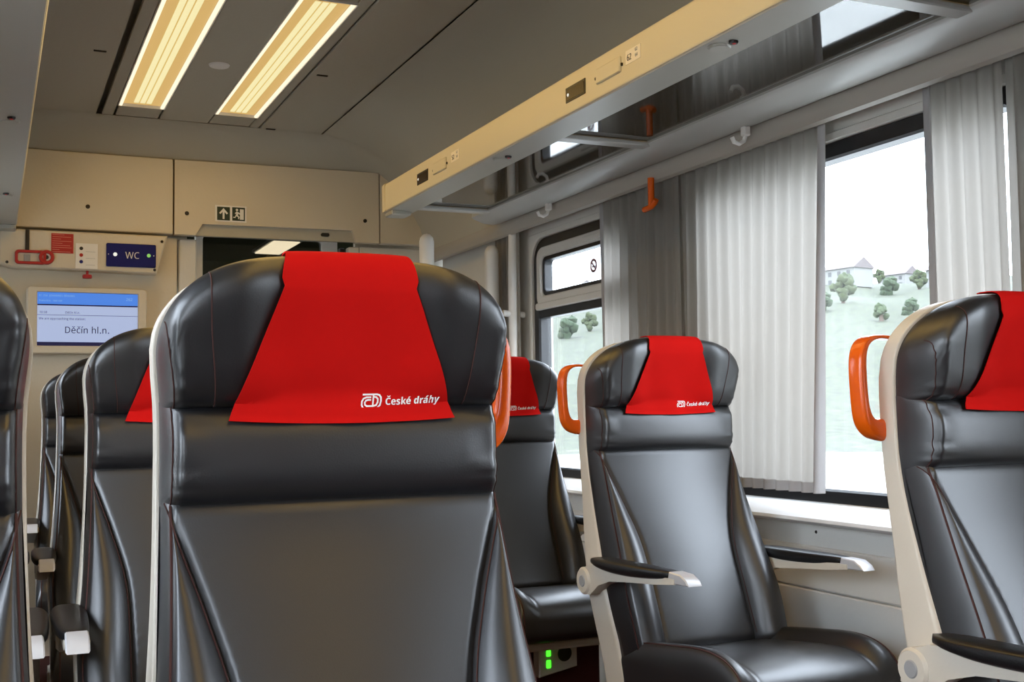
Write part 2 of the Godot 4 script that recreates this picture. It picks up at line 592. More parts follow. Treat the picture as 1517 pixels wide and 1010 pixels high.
func armrest(parent: Node3D, side: float) -> void:
	var x := 0.254 * side
	var t := Transform3D(Basis(Vector3(0, 0, 1), Vector3.UP, Vector3(-1, 0, 0)), Vector3(x, 0, 0)) # outline x = seat z
	var s := Soup.new()
	s.prism(V2([[0.03, 0.556], [0.06, 0.547], [0.095, 0.550], [0.14, 0.580], [0.20, 0.598], [0.30, 0.608], [0.42, 0.618], [0.505, 0.628], [0.505, 0.640], [0.47, 0.640], [0.30, 0.630], [0.16, 0.634], [0.10, 0.630], [0.06, 0.618], [0.035, 0.605]]), -0.022, 0.022, t, 0.003)
	var arm := put("armrest", s.mesh(30.0), M.shell, parent)
	# padded top
	var rr := []
	s = Soup.new()
	for i in 19:
		var k := float(i) / 18
		var z := lerpf(0.095, 0.497, k)
		var e := pow(maxf(0.0, 1.0 - pow(absf(k * 2.0 - 1.0), 5.0)), 0.4)
		var w := (0.030 + 0.006 * sin(PI * pow(k, 0.6)) - 0.006 * k) * e + 0.0005
		var lo := 0.636 - 0.015 * sin(PI * pow(k, 0.75)) * e
		var hi := 0.652 + 0.006 * k
		var row := PackedVector3Array()
		for j in 20:
			var an := TAU * j / 20
			row.append(Vector3(x + 0.008 * side * (1.0 - 0.7 * k) + w * sgn_pow(cos(an), 0.6), (lo + hi) / 2 + (hi - lo) / 2 * sgn_pow(sin(an), 0.6) * (0.35 + 0.65 * e), z))
		rr.append(row)
	s.rows(rr, true)
	s.cap(rr[0], true)
	s.cap(rr[18])
	put("pad", s.mesh(50.0), M.pad, arm)
	s = Soup.new()
	s.prism(V2([[0.472, 0.628], [0.562, 0.630], [0.552, 0.642], [0.528, 0.653], [0.48, 0.655]]), -0.020, 0.020, t, 0.0025)
	put("tip", s.mesh(30.0), M.tip, arm)
	s = Soup.new()
	s.lathe(V2([[0.0, -0.028], [0.031, -0.028], [0.036, -0.023], [0.036, 0.023], [0.031, 0.028], [0.0, 0.028]]), 32, Transform3D(Basis(Vector3.UP, Vector3.RIGHT, Vector3.FORWARD), Vector3(x, 0.583, 0.062)))
	var hub := put("pivot", s.mesh(40.0), M.shell, arm)
	s = Soup.new()
	s.lathe(V2([[0.0, -0.030], [0.014, -0.030], [0.016, -0.028], [0.016, 0.028], [0.014, 0.030], [0.0, 0.030]]), 24, Transform3D(Basis(Vector3.UP, Vector3.RIGHT, Vector3.FORWARD), Vector3(x, 0.583, 0.062)))
	put("pivot_cap", s.mesh(40.0), M.shell_grey, arm)
	hub.set_meta("label", "round cream armrest pivot")

func grab_handle(parent: Node3D, side: float) -> void:
	# loop in the x-y plane: thin at the top, broad at the bottom
	var pts := [[0.200, 1.160, 0.004], [0.224, 1.162, 0.004], [0.246, 1.159, 0.005], [0.262, 1.148, 0.0075], [0.2695, 1.128, 0.0088], [0.271, 1.10, 0.0094], [0.2695, 1.06, 0.0094], [0.267, 1.030, 0.010], [0.261, 1.008, 0.0135], [0.249, 0.995, 0.0175], [0.232, 0.990, 0.0205], [0.205, 0.989, 0.022]]
	# round the corners of the path
	for pass_ in 2:
		var finer := [pts[0]]
		for i in pts.size() - 1:
			var p: Array = pts[i]
			var q: Array = pts[i + 1]
			finer.append([lerpf(p[0], q[0], 0.25), lerpf(p[1], q[1], 0.25), lerpf(p[2], q[2], 0.25)])
			finer.append([lerpf(p[0], q[0], 0.75), lerpf(p[1], q[1], 0.75), lerpf(p[2], q[2], 0.75)])
		finer.append(pts[pts.size() - 1])
		pts = finer
	var s := Soup.new()
	var rr := []
	for i in pts.size():
		var a: Array = pts[maxi(i - 1, 0)]
		var b: Array = pts[mini(i + 1, pts.size() - 1)]
		var d := Vector2(b[0] - a[0], b[1] - a[1]).normalized()
		var nrm := Vector2(-d.y, d.x)
		var row := PackedVector3Array()
		for j in 16:
			var an := TAU * j / 16
			var o: Vector2 = nrm * sgn_pow(cos(an), 0.6) * float(pts[i][2])
			row.append(Vector3((pts[i][0] + o.x) * side, pts[i][1] + o.y, -0.058 + 0.019 * sgn_pow(sin(an), 0.6)))
		rr.append(row)
	s.rows(rr, true, side < 0)
	s.cap(rr[0], side > 0)
	s.cap(rr[rr.size() - 1], side < 0)
	var h := put("grab_handle", s.mesh(50.0), M.orange, parent)
	h.set_meta("label", "glossy orange grab handle")

var seat_meshes := {}

func build_seat(handle_side: float) -> Node3D:
	var seat := node_at("train_seat")
	if seat_meshes.is_empty():
		seat_meshes.shell = shell_mesh()
		seat_meshes.back = skin(150, 150, back_grid, 0.0, 2.0)
		seat_meshes.band = skin(80, 48, band_point, -PI, PI)
		seat_meshes.head = skin(96, 72, head_point, -PI, PI)
		seat_meshes.cushion = skin(72, 64, cushion_point, -PI, PI)
	put("shell", seat_meshes.shell, M.shell, seat)
	var back := put("backrest", seat_meshes.back, M.leather, seat)
	var band := put("neck_band", seat_meshes.band, M.leather, seat)
	var head := put("headrest", seat_meshes.head, M.leather, seat)
	var cush := put("seat_cushion", seat_meshes.cushion, M.leather, seat)
	for sd in [-1.0, 1.0]:
		var line := []
		for i in 90:
			var y := lerpf(0.44, 0.925, float(i) / 89)
			line.append([sd * (lookup(SEAM_U, y) + 0.012), (y - 0.395) / 0.55])
		put("stitching", surface_line(back_point, line, 0.0011, 0.0022).mesh(60.0), M.stitch, back)
		line = []
		for i in 80: line.append([sd * 0.966, lerpf(0.03, 0.96, float(i) / 79)])
		put("piping", surface_line(back_point, line, 0.0022, 0.0006).mesh(60.0), M.stitch, back)
		line = []
		for i in 40: line.append([sd * 0.955, lerpf(-1.2, 1.35, float(i) / 39)])
		put("stitching", surface_line(head_point, line, 0.0011, 0.0008).mesh(60.0), M.stitch, head)
		line = []
		for i in 30: line.append([sd * 0.74, lerpf(-1.2, 1.4, float(i) / 29)])
		put("stitching", surface_line(head_point, line, 0.0009, 0.0006).mesh(60.0), M.stitch, head)
		line = []
		for i in 24: line.append([sd * 0.962, lerpf(-1.2, 1.2, float(i) / 23)])
		put("stitching", surface_line(band_point, line, 0.0011, 0.001).mesh(60.0), M.stitch, band)
		line = []
		for i in 30: line.append([sd * 0.93, lerpf(-0.3, 2.3, float(i) / 29)])
		var pip := Soup.new()
		var path := PackedVector3Array()
		for q in line: path.append(cushion_point(q[0], q[1]) + Vector3(0, 0.001, 0.001))
		pip.tube(path, 0.002, 5)
		put("piping", pip.mesh(60.0), M.stitch, cush)
	# frame under the cushion, pedestal and legs
	var s := Soup.new()
	s.box(Vector3(0, 0.292, 0.36), Vector3(0.486, 0.03, 0.50), 0.008)
	put("seat_frame", s.mesh(30.0), M.shell, seat)
	s = Soup.new()
	s.box(Vector3(0, 0.15, 0.28), Vector3(0.36, 0.27, 0.32), 0.01)
	put("pedestal", s.mesh(30.0), M.carpet, seat)
	for sd in [-1.0, 1.0]:
		s = Soup.new()
		s.prism(V2([[0.02, 0.0], [0.36, 0.0], [0.36, 0.03], [0.26, 0.06], [0.225, 0.14], [0.225, 0.30], [0.12, 0.30], [0.10, 0.14], [0.06, 0.05], [0.02, 0.03]]), -0.012, 0.012, Transform3D(Basis(Vector3(0, 0, 1), Vector3.UP, Vector3(-1, 0, 0)), Vector3(0.234 * sd, 0, 0)), 0.002)
		put("leg", s.mesh(30.0), M.shell, seat)
		armrest(seat, sd)
	if handle_side != 0.0: grab_handle(seat, handle_side)
	return seat

# the point of the headrest's front where the cloth lies at height y
func cloth_point(x: float, y: float) -> Vector3:
	var u := x / 0.22
	var lo := -1.5
	var hi := 1.5
	for i in 18:
		var mid := (lo + hi) / 2
		if head_point(u, mid).y < y: lo = mid
		else: hi = mid
	var p := head_point(u, lo)
	p.z = maxf(p.z, band_front(u, y))
	# the foot of the cloth stands off where it spans from the headrest to the band below
	p.z = lerpf(p.z, maxf(p.z, band_front(u, 1.035) + 0.001), smoothstep(1.085, 1.045, y))
	return Vector3(x, y, cloth_z(x, p))

func band_front(u: float, y: float) -> float:
	var sy := clampf((y - 0.985) / 0.066, -1.0, 1.0)
	if absf(sy) >= 1.0: return -1.0
	var phi := asin(sgn_pow(sy, 2.6 / 2.0))
	return band_point(u, phi).z

func cloth_z(x: float, p: Vector3) -> float:
	return p.z + 0.0065 + (0.0014 * sin(x * 62.0 + p.y * 25.0) + 0.0009 * sin(x * 34.0 - p.y * 60.0)) * smoothstep(1.21, 1.08, p.y)

func cloth_mesh() -> ArrayMesh:
	# front and back faces of a cloth 2 mm thick that hangs over the headrest's top; wider at its foot
	var s := Soup.new()
	var nv := 44
	var nu := 40
	for layer in 2:
		var rr := []
		for i in nv + 1:
			var k := float(i) / nv
			var row := PackedVector3Array()
			for j in nu + 1:
				var c := lerpf(-1.0, 1.0, float(j) / nu)
				var p := Vector3.ZERO
				if k < 0.72: # down the front
					var y := lerpf(1.026, 1.195, k / 0.72)
					var w := lerpf(0.147, 0.083, k / 0.72)
					p = cloth_point(c * w, y)
					if k < 0.09: p.z += 0.002
					p.y -= 0.005 * (1.0 - c * c) * (1.0 - k / 0.72)
				else: # over the top and down behind
					var kk := (k - 0.72) / 0.28
					var w2 := lerpf(0.083, 0.071, kk)
					var u := c * w2 / 0.22
					var start := 0.0
					var lo := -1.5
					var hi := 1.5
					for it in 18:
						var mid := (lo + hi) / 2
						if head_point(u, mid).y < 1.195: lo = mid
						else: hi = mid
					start = lo
					var ph := lerpf(start, 1.75, kk)
					p = head_point(u, ph, 0.0065)
				if layer == 1:
					p += Vector3(0, 0, -0.0018) if k < 0.8 else Vector3(0, -0.0018, 0)
				row.append(p)
			rr.append(row)
		s.rows(rr, false, layer == 1)
		if layer == 0: seat_meshes.cloth_rows = rr
		else:
			# close the rim
			var a: Array = seat_meshes.cloth_rows
			for i in nv:
				s.quad(a[i][0], a[i + 1][0], rr[i + 1][0], rr[i][0])
				s.quad(a[i + 1][nu], a[i][nu], rr[i][nu], rr[i + 1][nu])
			for j in nu:
				s.quad(a[0][j + 1], a[0][j], rr[0][j], rr[0][j + 1])
				s.quad(a[nv][j], a[nv][j + 1], rr[nv][j + 1], rr[nv][j])
	return s.mesh(50.0)

# flat print in the cloth's own plane bent onto the cloth
func on_cloth(arrays: Array, at: Vector2, shear: float = 0.0) -> ArrayMesh:
	var pos: PackedVector3Array = arrays[Mesh.ARRAY_VERTEX]
	var out := PackedVector3Array()
	for q in pos:
		var x := at.x + q.x + q.y * shear
		var y := at.y + q.y
		var p := cloth_point(x, y)
		var k := clampf((y - 1.026) / 0.169, 0.0, 1.0)
		var w := lerpf(0.147, 0.083, k)
		p.y -= 0.005 * (1.0 - pow(x / w, 2.0)) * (1.0 - k)
		p.z += 0.0008 + q.z
		out.append(p)
	arrays[Mesh.ARRAY_VERTEX] = out
	var m := ArrayMesh.new()
	m.add_surface_from_arrays(Mesh.PRIMITIVE_TRIANGLES, arrays)
	return m

func stroke(s: Soup, pts: Array, w: float) -> void:
	for i in pts.size() - 1:
		var a := Vector2(pts[i][0], pts[i][1])
		var b := Vector2(pts[i + 1][0], pts[i + 1][1])
		var d := (b - a).normalized()
		var n := Vector2(-d.y, d.x) * w / 2
		a -= d * w * 0.3
		b += d * w * 0.3
		s.quad(Vector3(a.x - n.x, a.y - n.y, 0), Vector3(a.x + n.x, a.y + n.y, 0), Vector3(b.x + n.x, b.y + n.y, 0), Vector3(b.x - n.x, b.y - n.y, 0))

func build_cover() -> Node3D:
	var c := put("headrest_cover", cloth_mesh(), M.cloth)
	var txt := glyphs("České dráhy", 0.0088, true, 0.0004)
	var lettering := put("lettering", on_cloth(txt.get_mesh_arrays(), Vector2(0.089, 1.0515), 0.10), M.print, c)
	lettering.set_meta("label", "white printed lettering")
	# emblem: two nested letter strokes with a caron bar, leaning slightly
	var s := Soup.new()
	var w := 0.0021
	stroke(s, [[-0.0125, 0.0085], [0.006, 0.0085], [0.0095, 0.0075], [0.0118, 0.0045], [0.0122, 0.0], [0.0112, -0.005], [0.008, -0.0085], [0.003, -0.0095], [-0.008, -0.0095], [-0.0118, -0.0080], [-0.0135, -0.0045], [-0.0135, 0.0], [-0.0115, 0.0035], [-0.0075, 0.0050], [-0.002, 0.0050]], w)
	stroke(s, [[0.0015, 0.0070], [0.0015, -0.0055]], w)
	stroke(s, [[0.0015, 0.0055], [0.0055, 0.0050], [0.0078, 0.0025], [0.0078, -0.0015], [0.0060, -0.0050], [0.0020, -0.0060], [-0.0065, -0.0060], [-0.0090, -0.0045], [-0.0095, -0.0015], [-0.0080, 0.0010], [-0.0055, 0.0017], [-0.002, 0.0017]], w)
	var arr := []
	arr.resize(Mesh.ARRAY_MAX)
	arr[Mesh.ARRAY_VERTEX] = s.p
	var nn := PackedVector3Array()
	for q in s.p: nn.append(Vector3(0, 0, 1))
	arr[Mesh.ARRAY_NORMAL] = nn
	var emblem := put("emblem", on_cloth(arr, Vector2(0.035, 1.0525), 0.15), M.print, c)
	emblem.set_meta("label", "white printed emblem")
	return c

# ------------------------------------------------------------------ main
func _ready() -> void:
	# camera
	var cam := Camera3D.new()
	cam.name = "camera"
	add_child(cam)
	cam.position = EYE
	cam.rotation_order = EULER_ORDER_YXZ
	cam.rotation_degrees = Vector3(3.614, -24.498, -0.859)
	cam.fov = 33.089
	cam.near = 0.05
	cam.far = 2000.0
	cam.current = true
	# overcast sky and exposure
	var env := Environment.new()
	env.tonemap_mode = Environment.TONE_MAPPER_LINEAR
	env.tonemap_exposure = 0.55
	env.background_mode = Environment.BG_SKY
	env.sdfgi_enabled = true
	env.ssao_enabled = true
	env.ssil_enabled = true
	var sky := Sky.new()
	var sm := ProceduralSkyMaterial.new()
	sm.sky_top_color = Color(0.89, 0.94, 1.0)
	sm.sky_horizon_color = Color(0.91, 0.955, 1.0)
	sm.ground_horizon_color = Color(0.66, 0.67, 0.67)
	sm.ground_bottom_color = Color(0.55, 0.56, 0.57)
	sm.sky_energy_multiplier = 4.0
	sm.ground_energy_multiplier = 2.4
	sm.sun_angle_max = 1.0
	sky.sky_material = sm
	env.sky = sky
	var we := WorldEnvironment.new()
	we.name = "environment"
	we.environment = env
	add_child(we)

	make_materials()
	build_shell()
	build_windows()
	build_end_wall()
	build_lamps()
	build_racks()
	build_curtains()
	build_seats()
	build_details()
	build_outside()

# ------------------------------------------------------------------ coach body
const WIN_R := [[-4.44, -3.50], [-3.16, -1.80], [-1.25, 0.05], [0.60, 1.90]]
const WIN_LEFT := [[-4.75, -4.05], [-2.25, -1.0], [-0.5, 0.75]]
const WIN_Y0 := 0.745
const WIN_Y1 := 1.785

func build_shell() -> void:
	var zc := (END_Z + BACK_Z) / 2
	var zl := BACK_Z - END_Z
	var f := structure(node_at("floor"), "dark red carpeted floor of the coach", "floor")
	put("carpet", boxm(Vector3(0.8, -0.03, zc), Vector3(2.9, 0.06, zl), 0.0), M.floor, f)
	# ceiling: long panels with open joints, a dark tray above them
	var c := structure(node_at("ceiling"), "beige panelled vaulted ceiling with long joints", "ceiling")
	put("tray", boxm(Vector3(0.79, 2.50, zc), Vector3(3.0, 0.06, zl + 0.3), 0.0), M.ceiling, c)
	var y := CEIL_Y
	var th := 0.012
	for r in [[0.437, 0.484], [0.684, 0.896], [1.088, 1.130]]:
		put("panel", boxm(Vector3((r[0] + r[1]) / 2, y + th / 2, (-5.30 + BACK_Z) / 2), Vector3(r[1] - r[0], th, BACK_Z + 5.30), 0.002), M.ceiling, c)
	put("panel", boxm(Vector3(1.2865, y + th / 2, (-5.38 + BACK_Z) / 2), Vector3(0.293, th, BACK_Z + 5.38), 0.002), M.ceiling, c)
	# vaulted sides
	var right := [[1.440, 2.380], [1.62, 2.342], [1.775, 2.262], [1.90, 2.135], [1.99, 1.985], [2.032, 1.86]]
	for sd in [1.0, -1.0]:
		var prof := []
		for q in right: prof.append([0.79 + sd * (q[0] - 0.79), q[1]])
		if sd < 0: prof[0] = [0.412, 2.380]; prof.insert(1, [0.14, 2.380])
		var outer := []
		for q in prof: outer.push_front([q[0] + sd * 0.02, q[1] + 0.02])
		put("vault", along(prof + outer, END_Z, BACK_Z), M.ceiling, c)
	# the ceiling bends down to the end wall
	var s := Soup.new()
	var rr := []
	var vault := [[1.14, 2.380], [1.440, 2.380], [1.62, 2.342], [1.775, 2.262], [1.90, 2.135]]
	for i in 13:
		var k := float(i) / 12
		var z := lerpf(-5.30, END_Z, k)
		var row := PackedVector3Array()
		for j in 41:
			var x := lerpf(-0.25, 1.83, float(j) / 40)
			var yv := CEIL_Y
			for q in vault.size() - 1:
				var ax := absf(x - 0.79) + 0.79
				if ax >= vault[q][0] and ax <= vault[q + 1][0]: yv = lerpf(vault[q][1], vault[q + 1][1], (ax - vault[q][0]) / (vault[q + 1][0] - vault[q][0]))
			var ye := minf(yv - 0.004, 2.244)
			row.append(Vector3(x, lerpf(yv - 0.001, ye, pow(k, 1.8)), z))
		rr.append(row)
	s.rows(rr)
	put("end_cove", s.mesh(50.0), M.ceiling, c)
	for q in [[0.353, -4.38], [0.362, -5.34], [1.186, -4.38], [1.186, -5.30]]:
		var o := put("latch", boxm(Vector3(q[0], CEIL_Y - 0.001, q[1]), Vector3(0.045, 0.006, 0.012), 0.002), M.screw, c)
		o.set_meta("label", "small dark ceiling latch")
	# end wall behind the camera and the far side wall
	var b := structure(node_at("wall_back"), "cream wall behind the rows", "wall")
	put("panel", boxm(Vector3(0.8, 1.25, BACK_Z + 0.03), Vector3(3.0, 2.6, 0.06), 0.0), M.wall, b)
	side_wall("wall_right", WALL_X, -1.0, WIN_R, "cream window wall beside the single seats")
	side_wall("wall_left", WALL_L, 1.0, WIN_LEFT, "cream window wall beside the double seats")

func side_wall(called: String, x: float, facing: float, wins: Array, label: String) -> void:
	var w := structure(node_at(called), label, "wall")
	var th := 0.10
	var xc := x - facing * th / 2
	put("upper_panel", boxm(Vector3(xc, (WIN_Y1 + 2.5) / 2, (END_Z + BACK_Z) / 2), Vector3(th, 2.5 - WIN_Y1, BACK_Z - END_Z), 0.0), M.side, w)
	put("lower_panel", boxm(Vector3(xc, 0.595, (END_Z + BACK_Z) / 2), Vector3(th, 0.30, BACK_Z - END_Z), 0.0), M.side, w)
	put("skirt_panel", boxm(Vector3(xc + facing * 0.012, 0.586, (END_Z + BACK_Z) / 2), Vector3(th, 0.118, BACK_Z - END_Z), 0.004), M.side, w)
	put("skirt_panel", boxm(Vector3(xc + facing * 0.018, 0.262, (END_Z + BACK_Z) / 2), Vector3(th, 0.524, BACK_Z - END_Z), 0.004), M.side, w)
	var edges := [END_Z]
	for q in wins: edges.append(q[0]); edges.append(q[1])
	edges.append(BACK_Z)
	for i in range(0, edges.size(), 2):
		put("pillar_panel", boxm(Vector3(xc, (WIN_Y0 + WIN_Y1) / 2, (edges[i] + edges[i + 1]) / 2), Vector3(th, WIN_Y1 - WIN_Y0, edges[i + 1] - edges[i]), 0.0), M.side, w)
	for i in 9:
		var z := -5.1 + i * 0.83
		var sc := Soup.new()
		sc.lathe(V2([[0.0, 0.003], [0.004, 0.002], [0.005, 0.0]]), 10, Transform3D(Basis(Vector3.UP, Vector3(facing, 0, 0), Vector3(0, 0, 1)), Vector3(x, 0.685, z)))
		put("screw", sc.mesh(40.0), M.screw, w)
	# ledge under the windows
	var px := func(d: float) -> float: return x + facing * d
	put("sill", along([[px.call(-0.02), 0.772], [px.call(0.022), 0.766], [px.call(0.058), 0.738], [px.call(0.068), 0.731], [px.call(0.070), 0.722], [px.call(0.062), 0.716], [px.call(-0.02), 0.700]], END_Z, BACK_Z), M.sill, w)
	# moulding that hides the curtain rail
	put("curtain_moulding", along([[px.call(-0.02), 1.90], [px.call(0.085), 1.875], [px.call(0.096), 1.85], [px.call(0.094), 1.825], [px.call(0.084), 1.808], [px.call(0.070), 1.802], [px.call(0.062), 1.806], [px.call(0.062), 1.83], [px.call(-0.02), 1.83]], END_Z, BACK_Z), M.mould, w)

func build_windows() -> void:
	var n := 1
	for side in 2:
		var wins: Array = WIN_R if side == 0 else WIN_LEFT
		for i in wins.size():
			var q: Array = wins[i]
			var facing := -1.0 if side == 0 else 1.0
			var x := WALL_X if side == 0 else WALL_L
			var with_vent := side == 0 and i == 0
			one_window(n, x, facing, q[0], q[1], with_vent, side == 0)
			n += 1

func one_window(n: int, x: float, facing: float, z0: float, z1: float, vent: bool, right: bool) -> void:
	var w := structure(node_at("window_%d" % n), ("window with a tilting top light in a black rubber gasket" if vent else "large single pane window in a black rubber gasket, %s side, number %d from the screen wall" % ["single seat" if right else "double seat", n if right else n - 4]), "window")
	var t := side_plane(x, facing)
	var wd := z1 - z0
	var h := WIN_Y1 - WIN_Y0
	var c := Vector2((z0 + z1) / 2, (WIN_Y0 + WIN_Y1) / 2)
	if facing > 0: c.x = -c.x
	var s := Soup.new()
	s.ring(square_rect(wd + 0.02, h + 0.02, 8, c), round_rect(wd - 0.03, h - 0.03, 0.10, 8, c), -0.03, 0.008, t, 0.004)
	put("surround", s.mesh(30.0), M.side, w)
	s = Soup.new()
	s.ring(round_rect(wd - 0.026, h - 0.026, 0.102, 8, c), round_rect(wd - 0.125, h - 0.125, 0.06, 8, c), -0.06, -0.004, t, 0.008)
	put("gasket", s.mesh(30.0), M.gasket, w)
	var gw := wd - 0.12
	var gy0 := WIN_Y0 + 0.06
	var gy1 := WIN_Y1 - 0.06
	if vent:
		# sash of the top light, its glass, and the bar between
		var vy0 := 1.475
		var vc := Vector2(c.x, (vy0 + gy1) / 2)
		s = Soup.new()
		s.ring(round_rect(gw + 0.012, gy1 - vy0 + 0.012, 0.05, 8, vc), round_rect(gw - 0.075, gy1 - vy0 - 0.085, 0.03, 8, vc + Vector2(0, 0.006)), -0.05, 0.004, t, 0.006)
		put("sash", s.mesh(30.0), M.side, w)
		s = Soup.new()
		s.ring(round_rect(gw - 0.072, gy1 - vy0 - 0.082, 0.03, 8, vc + Vector2(0, 0.006)), round_rect(gw - 0.105, gy1 - vy0 - 0.118, 0.02, 8, vc + Vector2(0, 0.006)), -0.045, -0.006, t, 0.004)
		put("sash_gasket", s.mesh(30.0), M.gasket, w)
		s = Soup.new()
		s.prism(round_rect(gw - 0.10, gy1 - vy0 - 0.11, 0.02, 6, vc + Vector2(0, 0.006)), -0.040, -0.035, t)
		put("pane", s.mesh(20.0), M.pane, w)
		s = Soup.new()
		s.prism(round_rect(gw + 0.008, 0.03, 0.01, 4, Vector2(c.x, vy0 + 0.004)), -0.05, 0.012, t, 0.004)
		put("transom", s.mesh(30.0), M.side, w)
		s = Soup.new()
		s.prism(round_rect(gw + 0.02, 0.035, 0.004, 3, Vector2(c.x, vy0 - 0.026)), -0.05, -0.005, t, 0.003)
		put("gasket_bar", s.mesh(30.0), M.gasket, w)
		s = Soup.new()
		s.prism(round_rect(0.16, 0.018, 0.004, 3, Vector2(c.x + 0.10, gy1 - 0.018)), 0.0, 0.014, t, 0.003)
		put("latch_bar", s.mesh(30.0), M.side, w)
		s = Soup.new()
		s.prism(round_rect(gw, vy0 - gy0 - 0.03, 0.02, 6, Vector2(c.x, (gy0 + vy0 - 0.04) / 2)), -0.045, -0.040, t)
		put("pane", s.mesh(20.0), M.pane, w)
		# no-smoking sticker
		var st := t * Vector3(c.x + 0.028, 1.605, -0.034)
		var stick := put("sticker", boxm(Vector3.ZERO, Vector3(0.001, 0.066, 0.056), 0.0), M.film, w)
		stick.position = st
		s = Soup.new()
		s.ring(round_rect(0.054, 0.054, 0.027, 8), round_rect(0.036, 0.036, 0.018, 8), 0.0, 0.0008, Transform3D(Basis(Vector3(0, 0, 1), Vector3.UP, Vector3(-1, 0, 0)), Vector3(-0.0006, 0.0, 0)))
		s.cham(Transform3D(Basis(Vector3.RIGHT, deg_to_rad(45)), Vector3(-0.0012, 0, 0)), Vector3(0.0008, 0.007, 0.042), 0.0001)
		put("prohibition_mark", s.mesh(20.0), mat(Color(0.40, 0.10, 0.12), 0.5), stick)
		s = Soup.new()
		s.box(Vector3(-0.001, -0.004, 0.002), Vector3(0.0008, 0.005, 0.026), 0.0001)
		s.box(Vector3(-0.001, 0.006, -0.008), Vector3(0.0008, 0.010, 0.003), 0.0001)
		put("cigarette_mark", s.mesh(20.0), M.black, stick)
	else:
		s = Soup.new()
		s.prism(round_rect(gw, gy1 - gy0, 0.05, 6, Vector2(c.x, (gy0 + gy1) / 2)), -0.045, -0.040, t)
		put("pane", s.mesh(20.0), M.pane, w)

func screw_head(parent: Node, at: Vector3, r: float = 0.009) -> void:
	var s := Soup.new()
	s.lathe(V2([[0.0, 0.002], [r * 0.45, 0.002], [r * 0.55, 0.005], [r, 0.004], [r * 1.1, 0.0]]), 14, Transform3D(Basis(Vector3.RIGHT, PI / 2), at))
	put("screw", s.mesh(40.0), M.screw, parent)

